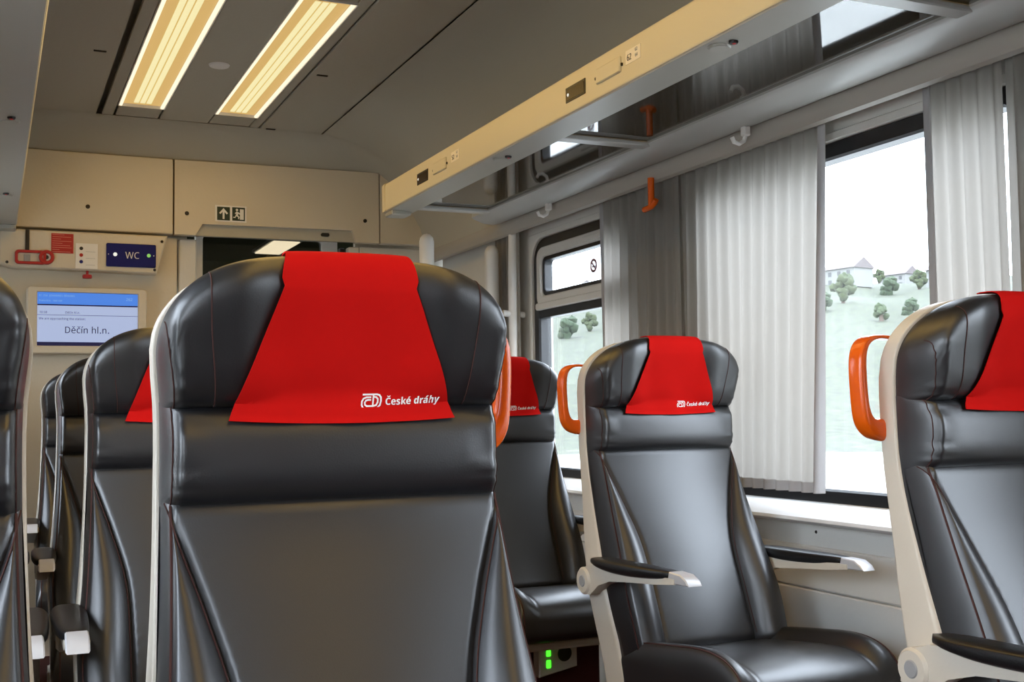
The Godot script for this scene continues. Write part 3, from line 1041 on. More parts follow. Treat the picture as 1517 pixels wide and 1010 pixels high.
func build_end_wall() -> void:
	var w := structure(node_at("wall_end"), "cream panelled end wall with screen and sliding door", "wall")
	var z := END_Z
	# upper panels stand proud of the wall below
	put("upper_panel", boxm(Vector3(0.12, 2.065, z - 0.012), Vector3(1.298, 0.352, 0.06), 0.003), M.wall, w)
	var s := Soup.new()
	s.prism(V2([[0.776, 1.889], [0.872, 1.889], [0.905, 1.944], [1.632, 1.952], [1.655, 1.893], [1.773, 1.893], [1.773, 2.250], [0.776, 2.240]]), z - 0.04, z + 0.018, Transform3D.IDENTITY, 0.002)
	put("upper_panel", s.mesh(20.0), M.wall, w)
	put("upper_panel", boxm(Vector3(1.96, 2.08, z - 0.012), Vector3(0.36, 0.372, 0.06), 0.003), M.wall, w)
	put("gap_backing", boxm(Vector3(0.8, 2.22, z - 0.07), Vector3(3.0, 0.60, 0.04), 0.0), M.wall, w)
	put("gap_backing", boxm(Vector3(0.10, 1.80, z - 0.11), Vector3(1.5, 0.34, 0.03), 0.0), M.wall, w)
	put("gap_backing", boxm(Vector3(1.98, 1.80, z - 0.11), Vector3(0.6, 0.34, 0.03), 0.0), M.wall, w)
	put("lower_panel", boxm(Vector3(0.13, 0.935, z - 0.055), Vector3(1.33, 1.885, 0.05), 0.003), M.wall, w)
	put("lower_panel", boxm(Vector3(1.93, 0.935, z - 0.055), Vector3(0.48, 1.885, 0.05), 0.003), M.side, w)
	put("door_jamb", boxm(Vector3(0.845, 0.935, z - 0.07), Vector3(0.082, 1.885, 0.06), 0.006), M.side, w)
	put("door_jamb", boxm(Vector3(1.66, 0.935, z - 0.07), Vector3(0.055, 1.885, 0.06), 0.006), M.side, w)
	# lintel under the trapezoid cut-out
	s = Soup.new()
	s.prism(V2([[0.872, 1.890], [1.66, 1.896], [1.632, 1.955], [0.905, 1.947]]), z - 0.035, z - 0.004)
	put("lintel", s.mesh(20.0), M.ceiling, w)
	s = Soup.new()
	s.prism(round_rect(0.042, 0.017, 0.0084, 6, Vector2(1.50, 1.925)), z - 0.004, z + 0.004, Transform3D.IDENTITY, 0.002)
	put("door_sensor", s.mesh(40.0), M.black, w)
	for q in [[0.395, 1.995], [0.832, 1.990], [1.700, 2.003]]:
		screw_head(w, Vector3(q[0], q[1], z + 0.018))
	# sliding door
	var d := structure(node_at("door_1"), "pale sliding door with a dark glass pane", "door")
	s = Soup.new()
	s.ring(square_rect(0.70, 2.0, 8, Vector2(1.245, 1.0)), round_rect(0.585, 1.45, 0.02, 8, Vector2(1.22, 1.185)), z - 0.16, z - 0.115, Transform3D.IDENTITY, 0.003)
	put("door_leaf", s.mesh(25.0), M.side, d)
	put("door_pane", boxm(Vector3(1.22, 1.185, z - 0.137), Vector3(0.585, 1.45, 0.006), 0.0), M.door_glass, d)
	put("door_seal", boxm(Vector3(1.612, 0.94, z - 0.11), Vector3(0.022, 1.87, 0.05), 0.002), M.black, d)
	# vestibule beyond the door
	var v := structure(node_at("wall_vestibule"), "dim vestibule beyond the door", "wall")
	put("back_panel", boxm(Vector3(1.35, 1.1, -8.0), Vector3(2.4, 2.3, 0.05), 0.0), M.vestibule, v)
	put("side_panel", boxm(Vector3(0.55, 1.1, -6.85), Vector3(0.05, 2.3, 2.3), 0.0), M.vestibule, v)
	put("side_panel", boxm(Vector3(2.15, 1.1, -6.85), Vector3(0.05, 2.3, 2.3), 0.0), M.vestibule, v)
	put("ceiling_panel", boxm(Vector3(1.35, 2.13, -6.85), Vector3(1.65, 0.05, 2.4), 0.0), M.vestibule, v)
	put("floor_panel", boxm(Vector3(1.35, -0.03, -6.85), Vector3(1.65, 0.05, 2.4), 0.0), M.carpet, v)
	var vl := node_at("vestibule_lamp", Vector3(1.617, 2.088, -7.06))
	tag(vl, "bright ceiling lamp panel seen through the door glass", "lamp")
	put("housing", boxm(Vector3(0, 0.006, 0), Vector3(0.19, 0.02, 0.58), 0.002), M.white, vl)
	put("diffuser", boxm(Vector3(0, -0.008, 0), Vector3(0.16, 0.006, 0.54), 0.002), M.vest_glow, vl)
	area_light(vl, Vector3(0, -0.02, 0), Vector2(0.16, 0.54), 0.25, Color(1.0, 0.9, 0.7))
	# emergency exit signs
	var ex := node_at("exit_sign", Vector3(0, 0, z + 0.018))
	tag(ex, "green emergency exit sign with an arrow and a running figure above the door", "sign")
	put("plate", boxm(Vector3(1.036, 1.999, 0.001), Vector3(0.148, 0.078, 0.002), 0.0005), M.white, ex)
	put("arrow_field", boxm(Vector3(1.001, 1.998, 0.0025), Vector3(0.060, 0.064, 0.002), 0.0), M.green_sign, ex)
	put("figure_field", boxm(Vector3(1.072, 1.999, 0.0025), Vector3(0.060, 0.064, 0.002), 0.0), M.green_sign, ex)
	s = Soup.new()
	var o := Vector2(1.001, 1.998)
	s.prism(V2([[o.x - 0.0045, o.y - 0.026], [o.x + 0.0045, o.y - 0.026], [o.x + 0.0045, o.y + 0.008], [o.x + 0.014, o.y - 0.003], [o.x + 0.021, o.y + 0.002], [o.x, o.y + 0.026], [o.x - 0.021, o.y + 0.002], [o.x - 0.014, o.y - 0.003], [o.x - 0.0045, o.y + 0.008]]), 0.0036, 0.0042)
	put("arrow_mark", s.mesh(20.0), M.white, ex)
	s = Soup.new()
	var g := Vector2(1.072, 1.999)
	s.prism(V2([[g.x + 0.006, g.y - 0.026], [g.x + 0.024, g.y - 0.026], [g.x + 0.024, g.y + 0.024], [g.x + 0.006, g.y + 0.024]]), 0.0036, 0.0042)
	s.prism(round_rect(0.012, 0.012, 0.006, 4, g + Vector2(-0.008, 0.020)), 0.0036, 0.0043)
	s.prism(V2([[g.x - 0.018, g.y + 0.004], [g.x - 0.010, g.y + 0.012], [g.x - 0.002, g.y + 0.010], [g.x + 0.008, g.y + 0.002], [g.x + 0.006, g.y - 0.002], [g.x - 0.002, g.y + 0.002], [g.x - 0.003, g.y - 0.006], [g.x + 0.004, g.y - 0.014], [g.x + 0.001, g.y - 0.024], [g.x - 0.003, g.y - 0.023], [g.x - 0.002, g.y - 0.015], [g.x - 0.011, g.y - 0.010], [g.x - 0.016, g.y - 0.019], [g.x - 0.026, g.y - 0.018], [g.x - 0.026, g.y - 0.014], [g.x - 0.018, g.y - 0.014], [g.x - 0.013, g.y - 0.004], [g.x - 0.012, g.y + 0.004], [g.x - 0.016, g.y]]), 0.0036, 0.0043)
	put("figure_mark", s.mesh(20.0), M.white, ex)
	build_emergency_panel(z)
	build_screen(z)

func build_emergency_panel(z: float) -> void:
	var e := node_at("emergency_brake_box", Vector3(0, 0, z - 0.02))
	tag(e, "cream wall panel with a red emergency brake handle, notices and a blue lavatory sign", "panel")
	var s := Soup.new()
	s.prism(V2([[0.03, 1.72], [0.08, 1.703], [0.40, 1.700], [0.692, 1.694], [0.740, 1.872], [0.03, 1.872]]), -0.01, 0.075, Transform3D.IDENTITY, 0.006)
	put("body", s.mesh(25.0), M.wall, e)
	# brake handle and ring
	var zf := 0.075
	s = Soup.new()
	s.ring(round_rect(0.128, 0.062, 0.016, 6, Vector2(0.157, 1.748)), round_rect(0.104, 0.038, 0.008, 6, Vector2(0.157, 1.748)), zf, zf + 0.014, Transform3D.IDENTITY, 0.003)
	put("brake_handle", s.mesh(40.0), M.red, e)
	s = Soup.new()
	s.ring(round_rect(0.064, 0.064, 0.032, 8, Vector2(0.222, 1.750)), round_rect(0.034, 0.034, 0.017, 8, Vector2(0.222, 1.750)), zf, zf + 0.018, Transform3D.IDENTITY, 0.003)
	var rg := put("brake_ring", s.mesh(40.0), M.red, e)
	s = Soup.new()
	s.prism(round_rect(0.034, 0.034, 0.017, 8, Vector2(0.222, 1.750)), zf, zf + 0.008)
	put("ring_face", s.mesh(30.0), M.white, rg)
	s = Soup.new()
	s.prism(round_rect(0.018, 0.018, 0.009, 8, Vector2(0.222, 1.750)), zf, zf + 0.012)
	put("keyhole", s.mesh(30.0), M.black, rg)
	put("brake_strap", boxm(Vector3(0.143, 1.82, zf + 0.004), Vector3(0.016, 0.10, 0.008), 0.001), M.screw, e)
	put("strap_clip", boxm(Vector3(0.143, 1.742, zf + 0.003), Vector3(0.026, 0.036, 0.006), 0.001), M.shell_grey, e)
	# notices
	put("red_notice", boxm(Vector3(0.287, 1.816, zf + 0.001), Vector3(0.092, 0.088, 0.002), 0.0), M.red, e)
	s = Soup.new()
	for i in 9:
		var ww: float = [0.05, 0.078, 0.036, 0.08, 0.042, 0.074, 0.08, 0.03, 0.076][i]
		s.box(Vector3(0.245 + ww / 2, 1.854 - i * 0.0095, zf + 0.0023), Vector3(ww, 0.0016, 0.0005), 0.0)
	put("notice_lines", s.mesh(20.0), mat(Color(0.85, 0.55, 0.50), 0.6), e)
	put("white_notice", boxm(Vector3(0.389, 1.763, zf + 0.0015), Vector3(0.094, 0.114, 0.003), 0.0005), M.white, e)
	for i in 3:
		s = Soup.new()
		s.prism(round_rect(0.016, 0.016, 0.008, 6, Vector2(0.366, 1.797 - i * 0.030)), zf + 0.003, zf + 0.0036)
		put("pictogram", s.mesh(20.0), [M.black, M.red, M.navy][i], e)
		s = Soup.new()
		s.box(Vector3(0.405, 1.783 - i * 0.030, zf + 0.0033), Vector3(0.040, 0.0014, 0.0006), 0.0)
		put("notice_line", s.mesh(20.0), M.shell_grey, e)
	# lavatory indicator
	s = Soup.new()
	s.prism(round_rect(0.216, 0.106, 0.006, 5, Vector2(0.580, 1.774)), zf, zf + 0.008, Transform3D.IDENTITY, 0.002)
	var wc := put("lavatory_sign", s.mesh(30.0), M.navy, e)
	wc.set_meta("label", "dark blue lavatory sign reading WC")
	words("lettering", "WC", 0.030, M.white, wc, Vector3(0.584, 1.7735, zf + 0.0085))
	for q in [[0.510, M.led_white], [0.656, M.led_lime]]:
		s = Soup.new()
		s.prism(round_rect(0.017, 0.017, 0.0085, 6, Vector2(q[0], 1.776)), zf + 0.008, zf + 0.0095)
		put("indicator_light", s.mesh(30.0), q[1], wc)
	for q in [[0.507, -0.026], [0.652, 0.026]]:
		put("indicator_mark", boxm(Vector3(q[0] + q[1], 1.776, zf + 0.0085), Vector3(0.004, 0.005, 0.001), 0.0), M.white, wc)
	for q in [[0.715, 1.845], [0.683, 1.712], [0.062, 1.724], [0.722, 1.852]]:
		if q[0] != 0.722: screw_head(e, Vector3(q[0], q[1], zf), 0.006)
	# red knob under the panel
	s = Soup.new()
	s.lathe(V2([[0.0, 0.030], [0.006, 0.030], [0.006, 0.010], [0.019, 0.008], [0.021, 0.0], [0.019, -0.008], [0.0, -0.010]]), 18, Transform3D(Basis.IDENTITY, Vector3(0.394, 1.674, 0.05)))
	put("red_knob", s.mesh(40.0), M.red, e)

func build_screen(z: float) -> void:
	var sc := node_at("information_screen", Vector3(0, 0, z - 0.03))
	tag(sc, "lit passenger information screen in a cream frame announcing the next station", "screen")
	var cx := (0.144 + 0.652) / 2
	var cy := (1.624 + 1.326) / 2
	var s := Soup.new()
	s.ring(round_rect(0.508, 0.298, 0.012, 5, Vector2(cx, cy)), round_rect(0.425, 0.238, 0.003, 5, Vector2(0.400, 1.480)), -0.02, 0.065, Transform3D.IDENTITY, 0.006)
	put("frame", s.mesh(30.0), M.wall, sc)
	var zf := 0.052
	put("display", boxm(Vector3(0.400, 1.480, zf), Vector3(0.426, 0.239, 0.004), 0.0), M.screen_white, sc)
	var f := zf + 0.0024
	put("display_header", boxm(Vector3(0.400, 1.5725, f), Vector3(0.426, 0.053, 0.0008), 0.0), M.screen_blue, sc)
	put("display_rule", boxm(Vector3(0.400, 1.5435, f), Vector3(0.426, 0.006, 0.0008), 0.0), M.screen_navy, sc)
	put("display_rule", boxm(Vector3(0.400, 1.4985, f), Vector3(0.426, 0.0016, 0.0008), 0.0), M.screen_navy, sc)
	put("display_footer", boxm(Vector3(0.400, 1.369, f), Vector3(0.426, 0.018, 0.0008), 0.0), M.screen_navy, sc)
	var tz := f + 0.0006
	left_words("display_text", "EC 256  JOHANNES BRAHMS", 0.0085, M.screen_pale, sc, Vector3(0.194, 1.585, tz))
	left_words("display_text", "Praha hl.n. - Kiel Hbf", 0.0075, M.screen_pale, sc, Vector3(0.194, 1.562, tz))
	left_words("display_text", "262", 0.0125, M.screen_pale, sc, Vector3(0.562, 1.575, tz))
	left_words("display_text", "10:38", 0.0095, M.screen_text, sc, Vector3(0.196, 1.510, tz))
	left_words("display_text", "Děčín hl.n.", 0.0095, M.screen_text, sc, Vector3(0.303, 1.510, tz))
	left_words("display_text", "We are approaching the station:", 0.0098, M.screen_text, sc, Vector3(0.194, 1.482, tz))
	left_words("display_text", "Děčín hl.n.", 0.029, M.screen_text, sc, Vector3(0.300, 1.432, tz))

func left_words(called: String, text: String, height: float, m: Material, parent: Node, at: Vector3, rot: Vector3 = Vector3.ZERO) -> void:
	var o := words(called, text, height, m, parent, at, rot)
	(o.mesh as TextMesh).horizontal_alignment = HORIZONTAL_ALIGNMENT_LEFT
	(o.mesh as TextMesh).vertical_alignment = VERTICAL_ALIGNMENT_CENTER

func area_light(parent: Node3D, at: Vector3, size: Vector2, energy: float, color: Color) -> void:
	var l := AreaLight3D.new()
	l.name = "light"
	parent.add_child(l, true)
	l.position = at
	l.rotation = Vector3(-PI / 2, 0, 0)
	l.area_size = size
	l.light_energy = energy
	l.light_color = color
	l.area_range = 12.0
	l.area_attenuation = 2.0
	l.shadow_enabled = true

func build_lamps() -> void:
	# pairs of long lamps along the ceiling
	var spans := [[-5.12, -3.57], [-3.40, -1.85], [-1.68, -0.13], [0.04, 1.59]]
	var where := ["nearest the screen wall", "second from the screen wall", "third from the screen wall", "fourth from the screen wall"]
	for i in spans.size():
		for k in 2:
			var x: float = [0.584, 0.992][k]
			var z0: float = spans[i][0]
			var z1: float = spans[i][1]
			var l := node_at("ceiling_lamp", Vector3(x, CEIL_Y, (z0 + z1) / 2))
			tag(l, "long warm ceiling lamp on the %s side, %s" % [["double seat", "single seat"][k], where[i]], "lamp", "long ceiling lamps in pairs")
			var len: float = z1 - z0
			var s := Soup.new()
			s.box(Vector3(0, 0.045, 0), Vector3(0.192, 0.006, len), 0.0)
			s.box(Vector3(-0.096, 0.022, 0), Vector3(0.004, 0.05, len), 0.0)
			s.box(Vector3(0.096, 0.022, 0), Vector3(0.004, 0.05, len), 0.0)
			s.box(Vector3(0, 0.022, len / 2), Vector3(0.192, 0.05, 0.004), 0.0)
			s.box(Vector3(0, 0.022, -len / 2), Vector3(0.192, 0.05, 0.004), 0.0)
			put("housing", s.mesh(20.0), M.white, l)
			put("diffuser", boxm(Vector3(0, 0.010, 0), Vector3(0.158, 0.004, len - 0.02), 0.001), M.lamp_glow, l)
			for q in [-0.026, 0.0, 0.026]:
				s = Soup.new()
				s.box(Vector3(q, 0.0075, 0), Vector3(0.021, 0.003, len - 0.08), 0.0012)
				put("light_tube", s.mesh(40.0), M.tube_glow, l)
			for q in [-0.086, 0.086]:
				s = Soup.new()
				s.box(Vector3(q, 0.003, 0), Vector3(0.013, 0.010, len), 0.002)
				put("light_rail", s.mesh(30.0), M.edge_glow, l)
			area_light(l, Vector3(0, -0.006, 0), Vector2(0.17, len - 0.02), LAMP_ENERGY * len, LAMP_COLOR)
	# blank covers between the lamps
	var cov := [[-5.295, -5.125], [-3.565, -3.405], [-1.845, -1.685], [-0.125, 0.035], [1.595, 4.20]]
	var c := get_node("ceiling")
	for q in cov:
		for x in [0.584, 0.992]:
			put("lamp_cover", boxm(Vector3(x, CEIL_Y + 0.006, (q[0] + q[1]) / 2), Vector3(0.180, 0.012, q[1] - q[0]), 0.002), M.ceiling, c)
	var s2 := Soup.new()
	s2.lathe(V2([[0.0, -0.010], [0.020, -0.010], [0.036, -0.006], [0.040, 0.0], [0.040, 0.004]]), 32, Transform3D(Basis.IDENTITY, Vector3(0.786, CEIL_Y, -4.394)))
	tag(put("loudspeaker_cover", s2.mesh(40.0), M.white), "small round pale cover on the ceiling between the lamps", "cover")

func build_racks() -> void:
	rack(1.0, 1.50, "luggage rack of smoked glass above the single seats")
	rack(-1.0, 0.098, "luggage rack above the double seats")

func rack(sd: float, fx: float, label: String) -> void:
	var r := node_at("luggage_rack")
	tag(r, label, "luggage rack")
	var z0 := -4.58
	var z1 := BACK_Z - 0.02
	if sd < 0: z0 = END_Z + 0.04
	var X := func(d: float) -> float: return fx + sd * d
	# front rail: sloped face to the aisle, flat rim below
	put("fascia", along([[X.call(0.0), 1.884], [X.call(-0.003), 1.889], [X.call(-0.001), 1.990], [X.call(0.004), 1.998], [X.call(0.014), 2.000], [X.call(0.022), 1.994], [X.call(0.022), 1.884]], z0 + 0.03, z1), M.fascia, r)
	put("end_cap", along([[X.call(-0.004), 1.882], [X.call(-0.005), 1.992], [X.call(0.003), 2.002], [X.call(0.024), 2.002], [X.call(0.024), 1.882]], z0, z0 + 0.032), M.fascia, r)
	put("rim", along([[X.call(0.001), 1.8835], [X.call(0.003), 1.879], [X.call(0.098), 1.872], [X.call(0.102), 1.876], [X.call(0.102), 1.892], [X.call(0.020), 1.895]], z0 + 0.005, z1), M.rim, r)
	put("end_block", boxm(Vector3(X.call(0.045), 1.868, z0 + 0.06), Vector3(0.085, 0.02, 0.09), 0.004), M.rim, r)
	# rail along the wall
	var wx := WALL_X if sd > 0 else WALL_L
	var W := func(d: float) -> float: return wx - sd * d
	put("wall_rail", along([[W.call(0.088), 1.873], [W.call(0.10), 1.858], [W.call(0.125), 1.853], [W.call(0.17), 1.857], [W.call(0.215), 1.872], [W.call(0.226), 1.880], [W.call(0.224), 1.896], [W.call(0.12), 1.925], [W.call(0.088), 1.925]], z0 + 0.02, z1), M.beam, r)
	var ga: float = X.call(0.100)
	var gb: float = W.call(0.222)
	var gx := (ga + gb) / 2
	var gw := absf(gb - ga)
	var cross := [-4.40, -3.12, -1.80, -0.48, 0.84, 2.16, 3.48]
	if sd < 0: cross = [-5.40, -4.08, -2.76, -1.44, -0.12, 1.20, 2.52, 3.84]
	for i in cross.size():
		put("cross_bar", boxm(Vector3(gx, 1.879, cross[i]), Vector3(gw + 0.02, 0.014, 0.05), 0.003), M.beam, r)
		if i > 0:
			var a: float = cross[i - 1] + 0.022
			var b: float = cross[i] - 0.022
			put("shelf_glass", boxm(Vector3(gx, 1.890, (a + b) / 2), Vector3(gw + 0.01, 0.006, b - a), 0.0), M.shelf_glass, r)
	# back board above the glass, against the vault
	for q in ([[-3.43, "a"], [-2.17, "b"], [-0.9, "c"]] if sd > 0 else [[-4.647, "a"], [-3.475, "b"]]):
		var rx: float = X.call(0.042) if sd > 0 else 0.042
		var s := Soup.new()
		s.lathe(V2([[0.0, -0.004], [0.024, -0.004], [0.028, 0.0], [0.028, 0.003]]), 24, Transform3D(Basis.IDENTITY, Vector3(rx, 1.8755, q[0] - 0.02)))
		var lens := put("reading_light", s.mesh(40.0), M.rim, r)
		s = Soup.new()
		s.lathe(V2([[0.0, -0.006], [0.009, -0.006], [0.011, -0.003], [0.011, 0.003]]), 18, Transform3D(Basis.IDENTITY, Vector3(rx + 0.004, 1.8755, q[0] + 0.03)))
		put("switch_button", s.mesh(40.0), M.black, lens)
		s = Soup.new()
		s.lathe(V2([[0.0, -0.0075], [0.004, -0.007], [0.005, -0.005]]), 10, Transform3D(Basis.IDENTITY, Vector3(rx + 0.004, 1.8755, q[0] + 0.032)))
		put("switch_light", s.mesh(40.0), M.led_red, lens)
	if sd < 0: return
	# seat number displays, plates and stickers on the fascia
	for q in [[-2.827, -2.635, -2.508, "62"], [-4.088, -3.900, -3.750, "52"]]:
		var d := put("number_display", boxm(Vector3(1.4995, 1.937, q[0]), Vector3(0.008, 0.044, 0.118), 0.001), M.black, r)
		put("display_window", boxm(Vector3(1.4953, 1.936, q[0]), Vector3(0.001, 0.030, 0.106), 0.0), M.display_glass, d)
		var s := Soup.new()
		s.lathe(V2([[0.0, 0.001], [0.004, 0.001], [0.005, 0.0]]), 12, Transform3D(Basis(Vector3.UP, Vector3.LEFT, Vector3(0, 0, 1)), Vector3(1.4946, 1.936, q[0] - 0.042)))
		put("display_light", s.mesh(40.0), M.led_white, d)
		var p := put("cover_plate", boxm(Vector3(1.4975, 1.941, q[1]), Vector3(0.012, 0.042, 0.132), 0.003), M.fascia, r)
		for e in [-0.071, 0.071]:
			put("plate_clip", boxm(Vector3(1.4965, 1.938, q[1] + e), Vector3(0.006, 0.008, 0.006), 0.001), M.screw, p)
		var st := put("number_sticker", boxm(Vector3(1.4978, 1.948, q[2]), Vector3(0.002, 0.036, 0.074), 0.0), mat(Color(0.95, 0.90, 0.80), 0.6), r)
		words("lettering", q[3], 0.016, M.screw, st, Vector3(1.4962, 1.946, q[2] - 0.018), Vector3(0, -PI / 2, 0))
		words("lettering", "62\n64" if q[3] == "62" else "52\n54", 0.009, M.shell_grey, st, Vector3(1.4962, 1.950, q[2] + 0.018), Vector3(0, -PI / 2, 0))
	for z in [-4.02, -2.72, -1.42, -0.1]:
		var s := Soup.new()
		s.box(Vector3(1.998, 1.842, z), Vector3(0.022, 0.03, 0.022), 0.003)
		s.tube(V3([[1.998, 1.83, z], [1.992, 1.812, z], [1.975, 1.802, z], [1.957, 1.806, z], [1.950, 1.820, z]]), 0.0065, 10)
		put("coat_hook", s.mesh(40.0), M.white, r)

# pleated cloth along the window wall
func curtain(za: float, zb: float, pleats: int, amp: float, seed_: int, label: String, hem_at: float, lean: float = 0.0, layers: float = 0.0, x_off: float = 0.0) -> void:
	var rng := RandomNumberGenerator.new()
	rng.seed = seed_
	var o := node_at("window_curtain")
	tag(o, label, "curtain", "curtains along the window wall")
	var ph := []
	for i in pleats + 2: ph.append([rng.randf_range(0.8, 1.15), rng.randf_range(-0.18, 0.18)])
	var n := pleats * 12
	var ny := 16
	var y1 := 1.812
	var y0 := 0.800
	var px := func(k: float, y: float) -> float:
		var a := k * pleats
		var i := int(a)
		var sway: float = lerpf(ph[i][1], ph[i + 1][1], a - i)
		var size: float = lerpf(ph[i][0], ph[i + 1][0], a - i)
		var fall := 1.0 - smoothstep(y0, y1, y)
		var sharp := sin(TAU * (a + sway * 0.6 * fall))
		sharp = sgn_pow(sharp, 0.75)
		return WALL_X - 0.046 + x_off - layers * fall + amp * size * (0.55 + 0.45 * fall) * sharp
	var pz := func(k: float, y: float) -> float:
		var fall := (y1 - y) / (y1 - y0)
		return lerpf(za, zb, k) + lean * k * fall
	var s := Soup.new()
	var rr := []
	for j in ny + 1:
		var y := lerpf(y0, y1, float(j) / ny)
		var row := PackedVector3Array()
		for i in n + 1:
			var k := float(i) / n
			row.append(Vector3(px.call(k, y), y, pz.call(k, y)))
		rr.append(row)
	s.rows(rr)
	put("cloth", s.mesh(75.0), M.curtain, o)
	# doubled cloth of the bottom hem and of the free edge
	s = Soup.new()
	rr = []
	for y in [y0 - 0.001, y0 + 0.028]:
		var row := PackedVector3Array()
		for i in n + 1:
			var k := float(i) / n
			row.append(Vector3(px.call(k, y) - 0.0012, y, pz.call(k, y)))
		rr.append(row)
	s.rows(rr)
	put("bottom_hem", s.mesh(75.0), M.hem, o)
	if hem_at >= 0.0:
		s = Soup.new()
		rr = []
		for j in ny + 1:
			var y := lerpf(y0, y1, float(j) / ny)
			var row := PackedVector3Array()
			for i in 5:
				var k := clampf(hem_at + (-1.0 if hem_at > 0.5 else 1.0) * 0.024 / absf(zb - za) * i / 4.0, 0.0, 1.0)
				row.append(Vector3(px.call(k, y) - 0.0014, y, pz.call(k, y)))
			rr.append(row)
		s.rows(rr)
		put("edge_hem", s.mesh(75.0), M.hem, o)

func build_curtains() -> void:
	curtain(-3.74, -3.20, 9, 0.017, 3, "grey white pleated curtain between the top light window and the orange hammer", 0.0)
	curtain(-3.185, -2.46, 12, 0.016, 7, "wide white pleated curtain drawn half across the large window", 1.0, -0.06)
	curtain(-2.10, -1.86, 5, 0.016, 12, "short white pleated curtain at the far edge of the large window", 0.0)
	curtain(-1.85, -1.28, 12, 0.020, 15, "bunched grey curtain beside the near edge of the large window", -1.0)
	curtain(-1.27, -1.02, 5, 0.010, 23, "white curtain on the window beside the opposite facing single seat", 1.0)
	curtain(-4.72, -4.46, 5, 0.014, 19, "narrow grey curtain beyond the top light window", -1.0)

func build_seats() -> void:
	var rows_ := [-1.5, -2.68, -3.86, -5.02]
	var ordinal := ["first", "second", "third", "fourth"]
	var proto_none := build_seat(0.0)
	var proto_right := build_seat(1.0)
	var proto_left := build_seat(-1.0)
	var cover := build_cover()
	var used := {}
	for col in 3:
		var proto: Node3D = [proto_none, proto_right, proto_left][col]
		var x: float = [-0.183, 0.417, 1.724][col]
		var zs: Array = [rows_, rows_, [-1.6, -2.8, -3.93]][col]
		for i in zs.size():
			var seat := proto
			if i > 0:
				seat = proto.duplicate()
				seat.name = numbered("train_seat")
				add_child(seat)
			seat.position = Vector3(x, 0, zs[i])
			if col == 1 and i == 0: seat.rotation.y = deg_to_rad(-2.0)
			var where: String = ["window seat of the double", "aisle seat of the double with orange handle", "single seat beside the curtains"][col]
			var behind: int = zs.size() - 1 - i
			tag(seat, "black leather %s, %s row from the screen wall" % [where, ordinal[behind]], "seat", "black leather train seats")
			var c := cover
			if not used.is_empty():
				c = cover.duplicate()
				c.name = numbered("headrest_cover")
				add_child(c)
			used[str(col) + str(i)] = true
			c.position = seat.position
			c.rotation = seat.rotation
			tag(c, "red cloth on the headrest of the %s, %s row from the screen wall" % [["double window seat", "double aisle seat", "single seat"][col], ordinal[behind]], "headrest cover", "red headrest covers")
	# the row that faces the others, where the viewer sits
	for col in 3:
		var seat: Node3D = [proto_none, proto_left, proto_right][col].duplicate()
		seat.name = numbered("train_seat")
		add_child(seat)
		seat.position = Vector3([-0.183, 0.417, 1.724][col], 0, 0.78)
		seat.rotation.y = PI
		tag(seat, "black leather seat facing the rows from opposite, %s" % ["window place of the double", "aisle place of the double", "single place by the curtains"][col], "seat", "black leather train seats")
		var c := cover.duplicate()
		c.name = numbered("headrest_cover")
		add_child(c)
		c.position = seat.position
		c.rotation = seat.rotation
		tag(c, "red cloth on the opposite facing seat, %s" % ["window place of the double", "aisle place of the double", "single place by the curtains"][col], "headrest cover", "red headrest covers")
	# sockets under the far single seat
	var so := node_at("power_socket", Vector3(1.724, 0, -3.93))
	tag(so, "pale power socket plate with two green lights under the single seat near the end wall", "socket")
	var s := Soup.new()
	s.prism(V2([[-0.075, 0.165], [0.065, 0.19], [0.065, 0.270], [-0.075, 0.270]]), 0.4415, 0.49, Transform3D.IDENTITY, 0.004)
	put("plate", s.mesh(30.0), M.shell, so)
	for y in [0.245, 0.207]:
		put("green_light", boxm(Vector3(-0.042, y, 0.491), Vector3(0.016, 0.026, 0.004), 0.003), M.led_green, so)
	s = Soup.new()
	s.lathe(V2([[0.0, 0.001], [0.020, 0.001], [0.023, 0.003], [0.026, 0.0]]), 24, Transform3D(Basis(Vector3.RIGHT, PI / 2), Vector3(0.018, 0.236, 0.490)))
	put("socket_well", s.mesh(40.0), M.screw, so)

